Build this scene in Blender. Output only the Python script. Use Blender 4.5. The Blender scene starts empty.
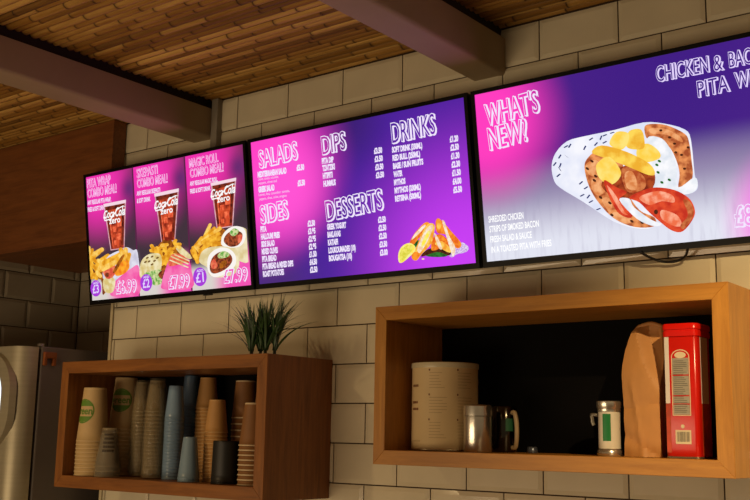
import bpy, bmesh, math, random
from mathutils import Vector, Matrix
random.seed(7)
SC = bpy.context.scene
COL = SC.collection
# ------------------------------------------------------------ camera
F = 1040.25
CR = Vector((0.79393897, 0.60771016, 0.01868875))
CU = Vector((0.09132621, -0.14958927, 0.98452149))
CF = Vector((-0.60109935, 0.77994321, 0.17426462))
CP = Vector((1.7273, -2.0840, -0.8759))
cam = bpy.data.cameras.new('camera'); co = bpy.data.objects.new('camera', cam); COL.objects.link(co)
m = Matrix((CR, CU, -CF)).transposed().to_4x4(); m.translation = CP
co.matrix_world = m
cam.sensor_width = 36; cam.lens = F * 36 / 750; cam.clip_start = 0.05
SC.camera = co
def ray(px, py): return CF + CR * ((px - 375) / F) + CU * ((250 - py) / F)
def at(px, py, Y):
    d = ray(px, py); return CP + d * ((Y - CP.y) / d.y)

# ------------------------------------------------------------ materials
def lin(c):
    if isinstance(c, str): c = tuple(int(c[i:i+2], 16) / 255 for i in (0, 2, 4))
    return tuple(((v + .055) / 1.055) ** 2.4 if v > .04045 else v / 12.92 for v in c) + (1,)
def new_mat(name):
    mt = bpy.data.materials.new(name); mt.use_nodes = True
    nt = mt.node_tree; b = nt.nodes['Principled BSDF']; return mt, nt, b
MATS = {}
def mat(name, col, rough=.5, metal=0, var=.08, scale=20, bump=0, bscale=None, spec=.5, stretch=(1, 1, 1), coat=0, alpha=1, trans=0):
    if name in MATS: return MATS[name]
    mt, nt, b = new_mat(name); N = nt.nodes; L = nt.links
    c = lin(col)
    tc = N.new('ShaderNodeTexCoord'); mp = N.new('ShaderNodeMapping'); mp.inputs['Scale'].default_value = stretch
    nz = N.new('ShaderNodeTexNoise'); nz.inputs['Scale'].default_value = scale; nz.inputs['Detail'].default_value = 4
    L.new(tc.outputs['Object'], mp.inputs[0]); L.new(mp.outputs[0], nz.inputs['Vector'])
    rp = N.new('ShaderNodeValToRGB')
    rp.color_ramp.elements[0].position = .3; rp.color_ramp.elements[1].position = .7
    rp.color_ramp.elements[0].color = tuple(v * (1 - var) for v in c[:3]) + (1,)
    rp.color_ramp.elements[1].color = tuple(min(1, v * (1 + var)) for v in c[:3]) + (1,)
    L.new(nz.outputs['Fac'], rp.inputs[0]); L.new(rp.outputs[0], b.inputs['Base Color'])
    b.inputs['Roughness'].default_value = rough; b.inputs['Metallic'].default_value = metal
    b.inputs['Specular IOR Level'].default_value = spec; b.inputs['Coat Weight'].default_value = coat
    b.inputs['Alpha'].default_value = alpha; b.inputs['Transmission Weight'].default_value = trans
    if bump:
        bp = N.new('ShaderNodeBump'); bp.inputs['Strength'].default_value = bump; bp.inputs['Distance'].default_value = .002
        n2 = N.new('ShaderNodeTexNoise'); n2.inputs['Scale'].default_value = bscale or scale; n2.inputs['Detail'].default_value = 5
        L.new(mp.outputs[0], n2.inputs['Vector']); L.new(n2.outputs['Fac'], bp.inputs['Height']); L.new(bp.outputs[0], b.inputs['Normal'])
    MATS[name] = mt; return mt

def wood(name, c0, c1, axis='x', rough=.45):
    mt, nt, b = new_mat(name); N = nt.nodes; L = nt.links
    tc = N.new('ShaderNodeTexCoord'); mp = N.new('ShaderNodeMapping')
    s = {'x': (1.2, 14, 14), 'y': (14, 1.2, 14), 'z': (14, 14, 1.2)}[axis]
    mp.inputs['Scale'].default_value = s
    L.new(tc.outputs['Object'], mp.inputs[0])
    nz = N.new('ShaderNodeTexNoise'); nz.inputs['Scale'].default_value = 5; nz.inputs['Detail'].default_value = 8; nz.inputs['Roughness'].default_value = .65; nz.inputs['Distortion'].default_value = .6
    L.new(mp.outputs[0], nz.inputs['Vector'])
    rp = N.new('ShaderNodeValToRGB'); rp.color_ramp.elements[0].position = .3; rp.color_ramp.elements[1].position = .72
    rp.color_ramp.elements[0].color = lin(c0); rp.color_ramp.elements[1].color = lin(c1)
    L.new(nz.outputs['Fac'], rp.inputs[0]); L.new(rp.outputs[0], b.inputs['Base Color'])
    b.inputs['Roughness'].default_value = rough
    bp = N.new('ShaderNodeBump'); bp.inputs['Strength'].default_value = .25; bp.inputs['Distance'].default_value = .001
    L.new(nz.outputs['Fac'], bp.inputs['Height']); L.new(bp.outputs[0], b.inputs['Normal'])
    return mt

# ------------------------------------------------------------ objects
def link(name, me, mats=None, parent=None, smooth=False):
    if mats:
        for x in (mats if isinstance(mats, (list, tuple)) else [mats]): me.materials.append(x)
    if smooth:
        for p in me.polygons: p.use_smooth = True
    o = bpy.data.objects.new(name, me); COL.objects.link(o)
    if parent: o.parent = parent
    return o
def tag(o, label, cat, group=None):
    o['label'] = label; o['category'] = cat
    if group: o['group'] = group
    return o
def empty(name, loc, label, cat, group=None, rz=0):
    o = bpy.data.objects.new(name, None); COL.objects.link(o); o.location = loc; o.rotation_euler = (0, 0, rz)
    o.empty_display_size = .02
    return tag(o, label, cat, group)
def tobj(name, bm, mats, parent=None, smooth=False, recalc=True):
    if recalc: bmesh.ops.recalc_face_normals(bm, faces=bm.faces)
    me = bpy.data.meshes.new(name); bm.to_mesh(me); bm.free()
    return link(name, me, mats, parent, smooth)
def struct(o): o['kind'] = 'structure'; return o
def autosmooth(o, ang=40):
    me = o.data
    for p in me.polygons: p.use_smooth = True
    bm = bmesh.new(); bm.from_mesh(me)
    for e in bm.edges:
        if len(e.link_faces) == 2 and e.calc_face_angle(0) > math.radians(ang): e.smooth = False
    bm.to_mesh(me); bm.free(); return o
def box(bm, x0, x1, y0, y1, z0, z1, bev=0, mi=0, seg=2):
    vs = [bm.verts.new((x, y, z)) for x in (x0, x1) for y in (y0, y1) for z in (z0, z1)]
    fs = [bm.faces.new([vs[i] for i in q]) for q in ((0, 1, 3, 2), (4, 6, 7, 5), (0, 4, 5, 1), (2, 3, 7, 6), (0, 2, 6, 4), (1, 5, 7, 3))]
    for f in fs: f.material_index = mi
    if bev:
        es = list({e for f in fs for e in f.edges})
        bmesh.ops.bevel(bm, geom=es, offset=bev, segments=seg, affect='EDGES', profile=.6)
    return vs
def prism(bm, pts, d, mi=0):
    """closed prism from polygon pts (list of Vector) extruded along vector d"""
    a = [bm.verts.new(p) for p in pts]; b = [bm.verts.new(Vector(p) + Vector(d)) for p in pts]
    n = len(pts)
    fs = [bm.faces.new(a[::-1]), bm.faces.new(b)] + [bm.faces.new((a[i], a[(i + 1) % n], b[(i + 1) % n], b[i])) for i in range(n)]
    for f in fs: f.material_index = mi
    return fs
def lathe(bm, prof, seg=40, cx=0, cy=0, cz=0, mi=0, closed=False):
    """prof: (r,z) pairs; r==0 gives a pole"""
    rings = []
    for r, z in prof:
        if r <= 1e-7: rings.append([bm.verts.new((cx, cy, cz + z))])
        else: rings.append([bm.verts.new((cx + r * math.cos(2 * math.pi * k / seg), cy + r * math.sin(2 * math.pi * k / seg), cz + z)) for k in range(seg)])
    for a, b in zip(rings[:-1], rings[1:]):
        for k in range(seg):
            k2 = (k + 1) % seg
            if len(a) == 1 and len(b) == 1: continue
            if len(a) == 1: f = bm.faces.new((a[0], b[k], b[k2]))
            elif len(b) == 1: f = bm.faces.new((a[k], b[0], a[k2]))
            else: f = bm.faces.new((a[k], b[k], b[k2], a[k2]))
            f.material_index = mi
def tube(bm, pts, r, seg=8, mi=0, closed=False):
    pts = [Vector(p) for p in pts]; rings = []
    n = len(pts); up = Vector((0.13, .31, .94)).normalized()
    for i, p in enumerate(pts):
        t = (pts[min(i + 1, n - 1)] - pts[max(i - 1, 0)]).normalized()
        a = t.cross(up); a = a.normalized() if a.length > 1e-4 else t.orthogonal().normalized()
        b = t.cross(a); rr = r[i] if isinstance(r, (list, tuple)) else r
        rings.append([bm.verts.new(p + a * rr * math.cos(2 * math.pi * k / seg) + b * rr * math.sin(2 * math.pi * k / seg)) for k in range(seg)])
    for a, b in zip(rings[:-1], rings[1:]):
        for k in range(seg):
            f = bm.faces.new((a[k], a[(k + 1) % seg], b[(k + 1) % seg], b[k])); f.material_index = mi
    for q in (rings[0][::-1], rings[-1]):
        f = bm.faces.new(q); f.material_index = mi
def spline(pts, n=6, closed=False):
    pts = [Vector(p) for p in pts]; out = []; N = len(pts)
    rng = range(N) if closed else range(N - 1)
    for i in rng:
        g = (lambda k: pts[k % N]) if closed else (lambda k: pts[max(0, min(N - 1, k))])
        p0, p1, p2, p3 = g(i - 1), g(i), g(i + 1), g(i + 2)
        for k in range(n):
            t = k / n
            out.append(.5 * ((2 * p1) + (p2 - p0) * t + (2 * p0 - 5 * p1 + 4 * p2 - p3) * t * t + (3 * p1 - p0 - 3 * p2 + p3) * t ** 3))
    if not closed: out.append(pts[-1])
    return out
FONTS = {}
def text_bm(s, bold=0.0, outline=0.0, shear=0.0, space=1.0):
    """flat mesh of a string; x from 0.., cap height about .7"""
    cu = bpy.data.curves.new('t', 'FONT'); cu.body = s; cu.size = 1; cu.resolution_u = 3; cu.shear = shear
    cu.space_character = space; cu.dimensions = '2D'
    if outline:
        cu.fill_mode = 'NONE'; cu.bevel_depth = outline; cu.bevel_resolution = 0; cu.offset = bold
    else: cu.fill_mode = 'BOTH'; cu.offset = bold
    o = bpy.data.objects.new('t', cu); COL.objects.link(o)
    dg = bpy.context.evaluated_depsgraph_get(); me = bpy.data.meshes.new_from_object(o.evaluated_get(dg))
    bm = bmesh.new(); bm.from_mesh(me)
    bpy.data.objects.remove(o); bpy.data.curves.remove(cu); bpy.data.meshes.remove(me)
    return bm
def bm_add(dst, src, M, mi=0, flat=False):
    me = bpy.data.meshes.new('tmp'); src.to_mesh(me)
    base = [dst.verts.new(M @ v.co) for v in me.vertices]
    for p in me.polygons:
        try: f = dst.faces.new([base[i] for i in p.vertices]); f.material_index = mi
        except ValueError: pass
    bpy.data.meshes.remove(me)

# ============================================================ THE ROOM
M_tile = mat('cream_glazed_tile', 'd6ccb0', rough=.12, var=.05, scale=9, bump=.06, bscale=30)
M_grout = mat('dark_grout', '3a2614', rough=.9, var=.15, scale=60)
M_dtile = mat('shaded_glazed_tile', 'a79c86', rough=.2, var=.05, scale=9)  # darker copy of the wall tile; the bulkhead's shade is put into its colour
T = .1; W2 = .2; G = .0016; BV = .010; BD = .0031
def tile_geo(bm, a, b, c, d, frame, rnd):
    """one bevelled metro tile a..b by c..d; frame maps (s, z, depth) to a point"""
    j = rnd.uniform(-.0005, .0005); k = rnd.uniform(-.0006, .0006); q = rnd.uniform(-.0006, .0006)
    bvs = min(BV, (b - a) * .3)
    def P(s, z, h): return bm.verts.new(frame(s, z, h))
    o = [P(a, c, 0), P(b, c, 0), P(b, d, 0), P(a, d, 0)]
    e = [P(a, c, .004), P(b, c, .004), P(b, d, .004), P(a, d, .004)]
    i = [P(a + bvs, c + BV, .004 + BD + j), P(b - bvs, c + BV, .004 + BD + k), P(b - bvs, d - BV, .004 + BD + k + q), P(a + bvs, d - BV, .004 + BD + j + q)]
    fs = [bm.faces.new(i)]
    for n in range(4):
        m_ = (n + 1) % 4
        fs.append(bm.faces.new((o[n], o[m_], e[m_], e[n]))); fs.append(bm.faces.new((e[n], e[m_], i[m_], i[n])))
    for f in fs: f.material_index = 0
def tiled(name, s0, s1, z_top, nrows, off, frame, backbox, mt, seed):
    rnd = random.Random(seed); bm = bmesh.new()
    for r in range(nrows):
        zt = z_top - r * T; zb = zt - T
        ph = off + (.1 if r % 2 else 0)
        k = math.floor((s0 - ph) / W2)
        while ph + k * W2 < s1 - .012:
            a = max(s0, ph + k * W2); b = min(s1, ph + (k + 1) * W2); k += 1
            if b - a < .012: continue
            tile_geo(bm, a + G, b - G, zb + G, zt - G, frame, rnd)
    bmesh.ops.recalc_face_normals(bm, faces=bm.faces)
    box(bm, *backbox, mi=1)
    return struct(tobj(name, bm, [mt, M_grout], recalc=False))
# wall face at Y=0 is the tile face; grout plane sits a little behind
XL, XR = -.924, 2.6
FLOOR = -2.35
tiled('wall_back', XL + .012, XR, .1, 24, 0.1 - .1, lambda s, z, h: (s, .0045 - h, z), (XL, XR, .003, .2, FLOOR, .13), M_tile, 3)
# corner trim of the pier
bm = bmesh.new(); box(bm, XL - .002, XL + .010, -.003, .02, FLOOR, .1, bev=.002)
struct(tobj('trim_1', bm, mat('tile_trim', 'cbbe9a', rough=.25)))
# the alcove on the left: side wall and recessed wall
SX, RY = -1.607, .38
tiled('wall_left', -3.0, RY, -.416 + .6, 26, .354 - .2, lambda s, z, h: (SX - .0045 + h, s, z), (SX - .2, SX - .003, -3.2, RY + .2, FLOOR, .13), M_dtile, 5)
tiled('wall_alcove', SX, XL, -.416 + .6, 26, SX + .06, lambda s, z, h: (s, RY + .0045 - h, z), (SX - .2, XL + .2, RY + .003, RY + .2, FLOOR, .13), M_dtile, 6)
bm = bmesh.new(); box(bm, -3.0, 4.6, -4.2, RY + .2, FLOOR - .1, FLOOR)
struct(tobj('floor', bm, mat('brown_floor_tile', '8a6a4c', rough=.5, scale=3)))

# ceiling of bamboo canes laid along X
def bamboo_mat():
    mt, nt, b = new_mat('split_bamboo'); N = nt.nodes; L = nt.links
    at_ = N.new('ShaderNodeAttribute'); at_.attribute_name = 'cane'
    tc = N.new('ShaderNodeTexCoord'); mp = N.new('ShaderNodeMapping'); mp.inputs['Scale'].default_value = (3, 40, 40)
    nz = N.new('ShaderNodeTexNoise'); nz.inputs['Scale'].default_value = 3; nz.inputs['Detail'].default_value = 6
    L.new(tc.outputs['Object'], mp.inputs[0]); L.new(mp.outputs[0], nz.inputs['Vector'])
    ma = N.new('ShaderNodeMath'); ma.operation = 'MULTIPLY_ADD'; ma.inputs[1].default_value = .45
    sep = N.new('ShaderNodeSeparateColor'); L.new(at_.outputs['Color'], sep.inputs[0])
    L.new(nz.outputs['Fac'], ma.inputs[0]); 
    mu = N.new('ShaderNodeMath'); mu.operation = 'MULTIPLY'; mu.inputs[1].default_value = .55
    L.new(sep.outputs[0], mu.inputs[0]); L.new(mu.outputs[0], ma.inputs[2])
    rp = N.new('ShaderNodeValToRGB'); e = rp.color_ramp.elements
    e[0].position = .08; e[0].color = lin('573a16'); e[1].position = .85; e[1].color = lin('d2a85c')
    e2 = e.new(.45); e2.color = lin('966a28')
    L.new(ma.outputs[0], rp.inputs[0])
    mx = N.new('ShaderNodeMix'); mx.data_type = 'RGBA'; mx.inputs['B'].default_value = lin('3a200c')
    L.new(rp.outputs[0], mx.inputs['A']); L.new(sep.outputs[1], mx.inputs['Factor']); L.new(mx.outputs['Result'], b.inputs['Base Color'])
    b.inputs['Roughness'].default_value = .6; b.inputs['Specular IOR Level'].default_value = .3
    return mt
def ceiling():
    rnd = random.Random(11)
    verts = []; faces = []; cols = []
    y = RY; ZC = .1
    while y > -3.1:
        r = rnd.uniform(.0085, .0135); yc = y - r; y -= 2 * r + .0005
        x = -1.65 + rnd.uniform(-.2, 0); dz = rnd.uniform(-.002, .004)
        rr = r; csh = rnd.random()
        xend = 3.0
        while x < xend:
            L_ = rnd.uniform(.11, .24); sh = min(1, max(0, csh + rnd.uniform(-.22, .22)))
            st = []
            n = 8
            for dx, s, node in ((0.0, 1.05, .8), (.003, 1.0, .3), (.010, .98, 0), (L_ * .5, .965, 0), (L_ - .012, .985, 0), (L_ - .005, 1.03, .15), (L_ - .001, 1.06, .8)):
                base = len(verts)
                for k in range(n + 1):
                    a = math.pi * k / n
                    verts.append((x + dx, yc + rr * s * math.cos(a), ZC + dz + r * .8 - rr * s * math.sin(a) * .8))
                    cols.append((sh, node))
                st.append(base)
            for p, q in zip(st[:-1], st[1:]):
                for k in range(n): faces.append((p + k, p + k + 1, q + k + 1, q + k))
            x += L_
    me = bpy.data.meshes.new('ceiling'); me.from_pydata(verts, [], faces)
    b = len(verts)
    ca = me.color_attributes.new('cane', 'FLOAT_COLOR', 'POINT')
    for i, (s, nd) in enumerate(cols): ca.data[i].color = (s, nd, 0, 1)
    bm = bmesh.new(); bm.from_mesh(me)
    for f in bm.faces: f.smooth = True
    box(bm, SX - .2, 3.0, -3.2, RY + .2, ZC + .016, ZC + .1, mi=1)
    bm.to_mesh(me); bm.free()
    return struct(link('ceiling', me, [bamboo_mat(), mat('ceiling_board', '241508', rough=.9)]))
ceiling()

# beams: painted timber, running out from the wall
M_beam = mat('painted_beam', '9e8868', rough=.65, var=.06, scale=6, bump=.05, bscale=8)
def beam(x0, x1, z0, z1, label):
    bm = bmesh.new(); r = .010; n = 4; pts = []
    for cx, a0 in ((x0 + r, 180), (x1 - r, 270)):
        for k in range(n + 1):
            a = math.radians(a0 + 90 * k / n); pts.append(Vector((cx + r * math.cos(a), 0.0, z0 + r + r * math.sin(a))))
    pts += [Vector((x1, 0, z1)), Vector((x0, 0, z1))]
    prism(bm, pts, (0, -3.1, 0))
    return bm
for i, (x0, x1, z0, z1) in enumerate(((-.586, -.49, -.016, .072), (.415, .509, -.017, .074))):
    struct(autosmooth(tobj('trim_%d' % (i + 2), beam(x0, x1, z0, z1, ''), M_beam)))
# batten that hangs each beam from the deck above
for i, (x0, x1) in enumerate(((-.575, -.505), (.427, .497))):
    bm = bmesh.new(); box(bm, x0, x1, -3.1, 0, .07, .125)
    struct(tobj('trim_%d' % (i + 4), bm, mat('ceiling_board', '241508')))
# conduit down the wall beside the left beam
bm = bmesh.new(); box(bm, -.488, -.462, -.022, .002, -.09, .1, bev=.003)
struct(tobj('trim_6', bm, mat('grey_conduit', '8b8375', rough=.5)))
# timber bulkhead over the alcove
bm = bmesh.new(); box(bm, SX, -.899, -.056, -.006, -.285, .1, bev=.0015); box(bm, SX, XL - .004, -.006, RY - .006, -.285, .1, bev=.0015)
struct(tobj('trim_7', bm, wood('bulkhead_board', '6b3c1a', '8f5628', 'x', .5)))

# ============================================================ FRIDGE
M_steel = mat('brushed_steel', 'b0a88e', rough=.42, metal=.45, var=.06, scale=4, stretch=(1, 1, 30), bump=.03)
M_side = mat('grey_fridge_side', '6d6660', rough=.45, var=.05, scale=5)
M_black = mat('black_plastic', '0d0d0e', rough=.4, var=.2)
fr = empty('fridge', (-1.27, .05, FLOOR), 'tall grey steel fridge in the alcove with a lit door window', 'fridge')
def fz(z): return z - FLOOR
bm = bmesh.new(); box(bm, -.325, .27, -.24, .32, .05, fz(-.632), bev=.004)
tobj('body', bm, M_side, fr)
# door, front corner swept round
bm = bmesh.new(); pts = []
x0, x1 = -.325, .268; yb = -.250
pts.append(Vector((x1, yb, 0)))
for k in range(11):
    a = math.radians(90 * k / 10); pts.append(Vector((x1 - .05 + .05 * math.cos(a), -.262 - .05 * math.sin(a), 0)))
for k in range(11):
    a = math.radians(90 + 90 * k / 10); pts.append(Vector((x0 + .05 + .05 * math.cos(a), -.262 - .05 * math.sin(a), 0)))
pts.append(Vector((x0, yb, 0)))
for p in pts: p.z = .12
prism(bm, pts[::-1], (0, 0, fz(-.635) - .12))
door = autosmooth(tobj('door', bm, M_steel, fr))
bm = bmesh.new(); box(bm, x0 + .01, x1 - .012, -.25, -.24, .12, fz(-.64)); tobj('gasket', bm, M_black, fr)
# lit oval window with raised frame
def rr(cx, cz, hw, hh, r, n=8):
    out = []
    for sx, sz, a0 in ((1, 1, 0), (-1, 1, 90), (-1, -1, 180), (1, -1, 270)):
        for k in range(n + 1):
            a = math.radians(a0 + 90 * k / n); out.append((cx + sx * (hw - r) + r * math.cos(a), cz + sz * (hh - r) + r * math.sin(a)))
    return out
wc, wz = .018, fz(-.800)
bm = bmesh.new()
o_ = rr(wc, wz, .235, .150, .12); i_ = rr(wc, wz, .190, .112, .09)
vo = [bm.verts.new((x, -.306, z)) for x, z in o_]; vm = [bm.verts.new((x * .97 + wc * .03, -.325, z * .985 + wz * .015)) for x, z in o_]
vi = [bm.verts.new((x, -.328, z)) for x, z in i_]; vj = [bm.verts.new((x, -.308, z)) for x, z in i_]
for A, B in ((vo, vm), (vm, vi), (vi, vj)):
    for k in range(len(A)):
        k2 = (k + 1) % len(A); bm.faces.new((A[k], A[k2], B[k2], B[k]))
wf = autosmooth(tobj('window_frame', bm, M_steel, door))
mt, nt, b = new_mat('lit_display'); b.inputs['Base Color'].default_value = (.02, .02, .02, 1)
b.inputs['Emission Color'].default_value = lin('dfeeff'); b.inputs['Emission Strength'].default_value = 1.3
bm = bmesh.new(); a_ = [Vector((x, -.309, z)) for x, z in i_]; prism(bm, a_, (0, -.004, 0))
tobj('window_pane', bm, mt, door)
bm = bmesh.new(); lathe(bm, [(0, 0), (.011, 0), (.011, .008), (0, .01)], 14, .255, -.235, fz(-.632)); tobj('hinge_cap', bm, mat('hinge_metal', 'a09890', rough=.3, metal=.8), fr)
# orange clip on the side
clip = empty('clip', tuple(at(51, 361, -.15)), 'small orange plastic clip stuck on the grey fridge side near its top', 'clip')
clip.location = (-.9995, -.165, -.668)
bm = bmesh.new()
box(bm, 0, .012, -.022, .022, .0, .020, bev=.004); box(bm, 0, .010, -.022, -.010, -.022, .004, bev=.003); box(bm, 0, .010, .010, .022, -.022, .004, bev=.003)
tobj('clip_body', bm, mat('orange_plastic', '8a4a1a', rough=.4), clip)

# ============================================================ SHELVES
def shelf(name, label, X0, X1, Z0, Z1, d, t, c0, c1):
    cx = (X0 + X1) / 2; e = empty(name, (cx, 0, Z0), label, 'shelf', 'wooden box shelves on the tiled wall')
    w = (X1 - X0) / 2; h = Z1 - Z0
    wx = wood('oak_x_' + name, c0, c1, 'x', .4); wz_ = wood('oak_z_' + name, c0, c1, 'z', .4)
    def pan(nm, pts, mt):
        bm = bmesh.new(); prism(bm, [Vector((x, -.0015, z)) for x, z in pts], (0, -d + .0015, 0))
        bmesh.ops.bevel(bm, geom=bm.edges[:], offset=.0007, segments=1, affect='EDGES')
        tobj(nm, bm, mt, e)
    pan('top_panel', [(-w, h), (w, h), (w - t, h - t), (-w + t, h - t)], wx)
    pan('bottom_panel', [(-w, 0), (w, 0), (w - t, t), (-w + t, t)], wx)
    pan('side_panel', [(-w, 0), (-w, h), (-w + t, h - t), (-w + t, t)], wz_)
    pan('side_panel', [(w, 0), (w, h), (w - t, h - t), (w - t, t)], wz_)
    bm = bmesh.new(); box(bm, -w + t + .0005, w - t - .0005, -.012, -.003, t + .0005, h - t - .0005)
    tobj('back_panel', bm, mat('black_back_board', '070606', rough=.85, spec=.1), e)
    return e
SL = dict(X0=-.816, X1=-.0092, Z0=-1.0384, Z1=-.6885, d=.2469, t=.0329)
SR = dict(X0=.3072, X1=1.1025, Z0=-.9408, Z1=-.5941, d=.235, t=.031)
shelf('box_shelf', 'open oak box shelf holding stacks of disposable cups', c0='70421a', c1='9a6229', **SL)  # oak darker than on the other shelf: dimmer light painted into the wood
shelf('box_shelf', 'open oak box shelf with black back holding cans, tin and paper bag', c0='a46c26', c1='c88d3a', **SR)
FL = SL['Z0'] + SL['t'] + .0005; FR = SR['Z0'] + SR['t'] + .0005

# ============================================================ CUPS
def emission_label(*a): pass
def cup_mesh(name, r_open, r_base, h, lip, mats, band=None, th=.0007, seg=32):
    """upside-down cup: opening down at z=0, base up at z=h; one thin wall with thickness, rolled lip, recessed base"""
    bm = bmesh.new()
    rl = lip
    prof_out = [(r_open - th, 0.0), (r_open + rl * .7, .0), (r_open + rl, rl * .8), (r_open + rl * .7, rl * 1.7), (r_open, rl * 2)]
    prof = prof_out + [(r_open + (r_base - r_open) * t, rl * 2 + (h - rl * 2) * t) for t in (.15, .3, .45, .6, .75, .9, .962, 1)]
    prof += [(r_base - .0012, h + .0004), (r_base - .0022, h - .0008), (r_base - .0025, h - .006), (0, h - .006)]
    lathe(bm, prof, seg)
    inn = [(0, h - .0068), (r_base - .0022 - th, h - .0068), (r_open - th, rl), (r_open - th, 0)]
    lathe(bm, inn, seg)
    bmesh.ops.remove_doubles(bm, verts=bm.verts, dist=1e-6)
    if len(mats) > 1:
        for f in bm.faces:
            c = f.calc_center_median(); rad = math.hypot(c.x, c.y)
            if c.z < rl * 2 and rad > r_open - th * .5: f.material_index = 1
            if c.z > h * .966 and rad > r_base - .003: f.material_index = 1
    bmesh.ops.recalc_face_normals(bm, faces=bm.faces)
    me = bpy.data.meshes.new(name); bm.to_mesh(me); bm.free()
    for x in mats: me.materials.append(x)
    for p in me.polygons: p.use_smooth = True
    return me
def stack(name, me, x, y, z0, n, step, lab_top, lab_rest, group, h, ch=None):
    """n nested cups, each its own object; ch: child meshes made for the topmost one"""
    objs = []
    for k in range(n):
        o = bpy.data.objects.new(name, me); COL.objects.link(o)
        o.location = (x + random.uniform(-.0003, .0003), y, z0 + k * step); o.rotation_euler = (0, 0, 0)
        tag(o, lab_top if k == n - 1 else lab_rest, 'cup', group); objs.append(o)
    return objs
def topn(px, py, Y): return at(px, py, Y).z
def clear_mat(name, col, rough=.12, alpha=.35, spec=.8, crinkle=0):
    mt, nt, b = new_mat(name)
    b.inputs['Base Color'].default_value = lin(col); b.inputs['Roughness'].default_value = rough
    b.inputs['Alpha'].default_value = alpha; b.inputs['Specular IOR Level'].default_value = spec
    b.inputs['Coat Weight'].default_value = .6
    if crinkle:
        N = nt.nodes; L = nt.links; tc = N.new('ShaderNodeTexCoord'); mp = N.new('ShaderNodeMapping'); mp.inputs['Scale'].default_value = (1, 1, .35)
        nz = N.new('ShaderNodeTexNoise'); nz.inputs['Scale'].default_value = 70; nz.inputs['Detail'].default_value = 3; nz.inputs['Distortion'].default_value = 1.2
        bp = N.new('ShaderNodeBump'); bp.inputs['Strength'].default_value = crinkle; bp.inputs['Distance'].default_value = .006
        L.new(tc.outputs['Object'], mp.inputs[0]); L.new(mp.outputs[0], nz.inputs['Vector']); L.new(nz.outputs['Fac'], bp.inputs['Height']); L.new(bp.outputs[0], b.inputs['Normal']); L.new(bp.outputs[0], b.inputs['Coat Normal'])
    return mt
M_kraft = mat('pale_kraft_card', 'c9ab78', rough=.6, var=.05, scale=30)
M_kraftlip = mat('pale_kraft_lip', 'd6bb8a', rough=.5)
M_tan = mat('tan_card', 'b98a4e', rough=.6, var=.06); M_tanlip = mat('tan_lip', 'c9a168', rough=.5)
M_brown = mat('brown_card', '84582c', rough=.6, var=.06); M_whitelip = mat('white_lip', 'cdb892', rough=.5)
M_green = mat('leaf_green_print', '5f8a2a', rough=.6)
M_blk = mat('black_cup_card', '14130f', rough=.45)

def nest(name, x, y, ztop, r_open, r_base, h, step, lip, mats, top, rest, group, z0=None):
    z0 = FL if z0 is None else z0
    n = max(1, round((ztop - z0 - h) / step) + 1)
    if n > 1: step = (ztop - z0 - h) / (n - 1)
    me = cup_mesh(name, r_open, r_base, h, lip, mats)
    return stack(name, me, x, y, z0, n, step, top, rest, group, h)

# round printed emblem wrapped on the cone of a cup (child of that cup)
def emblem(cup, r_open, r_base, h, zc, ang, R, text):
    root = cup
    def P(u, v, off=.0006):
        z = zc + v; r = r_open + (r_base - r_open) * (z / h) + off
        a = ang - cup.rotation_euler.z + u / r
        return (r * math.cos(a), r * math.sin(a), z)
    bm = bmesh.new(); n = 36; bandv = .42
    # ring and two lens-shaped caps leave the pale belt across the middle
    def strip(r0, r1, o):
        A = [bm.verts.new(P(r0 * math.cos(2 * math.pi * k / n), r0 * math.sin(2 * math.pi * k / n), o)) for k in range(n)]
        B = [bm.verts.new(P(r1 * math.cos(2 * math.pi * k / n), r1 * math.sin(2 * math.pi * k / n), o)) for k in range(n)]
        for k in range(n): bm.faces.new((A[k], A[(k + 1) % n], B[(k + 1) % n], B[k]))
    strip(R, R * .90, .0006)
    for s in (1, -1):
        rows = 6; prev = None
        for j in range(rows + 1):
            v = s * R * (bandv + (.90 - bandv) * j / rows); hw = math.sqrt(max(0, (R * .9) ** 2 - v * v))
            cur = [bm.verts.new(P(hw * (-1 + 2 * i / 8), v)) for i in range(9)]
            if prev and hw > 0:
                for i in range(8): bm.faces.new((prev[i], prev[i + 1], cur[i + 1], cur[i]))
            elif prev:
                for i in range(8):
                    bm.faces.new((prev[i], prev[i + 1], cur[i]))
            prev = cur
    tb = text_bm(text, bold=.02); ws = max(v.co.x for v in tb.verts); s_ = 2 * R * .86 / ws
    base = {v: bm.verts.new(P(v.co.x * s_ - R * .86, (v.co.y - .3) * s_ * 1.1, .0009)) for v in tb.verts}
    for f in tb.faces: bm.faces.new([base[v] for v in f.verts])
    tb.free()
    tobj('emblem', bm, M_green, root)

VA = math.atan2(-2.084, 2.45)       # direction from left shelf to the viewer side
# a, b: tall pale kraft cups with green emblem
for (x, y, pyt, pxt, who) in ((-.725, -.195, 388, 100, 'front'), (-.735, -.078, 378, 126, 'back')):
    zt = topn(pxt, pyt, y)
    st = nest('paper_cup', x, y, zt, .0435, .0315, .150, .0105, .0016, [M_kraft, M_kraftlip],
         'pale kraft cup with green round emblem, top of the %s' % ('leftmost stack' if who == 'front' else 'second stack from left'),
         'pale kraft cup nested in the %s, showing only its rim' % ('leftmost stack' if who == 'front' else 'second stack from the left'),
         'pale kraft cups, %s stack' % ('leftmost' if who == 'front' else 'second'), )
    emblem(st[-1], .0435, .0315, .150, .150 - .066, VA - (.85 if who == 'front' else .38), .034, 'green')
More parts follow.
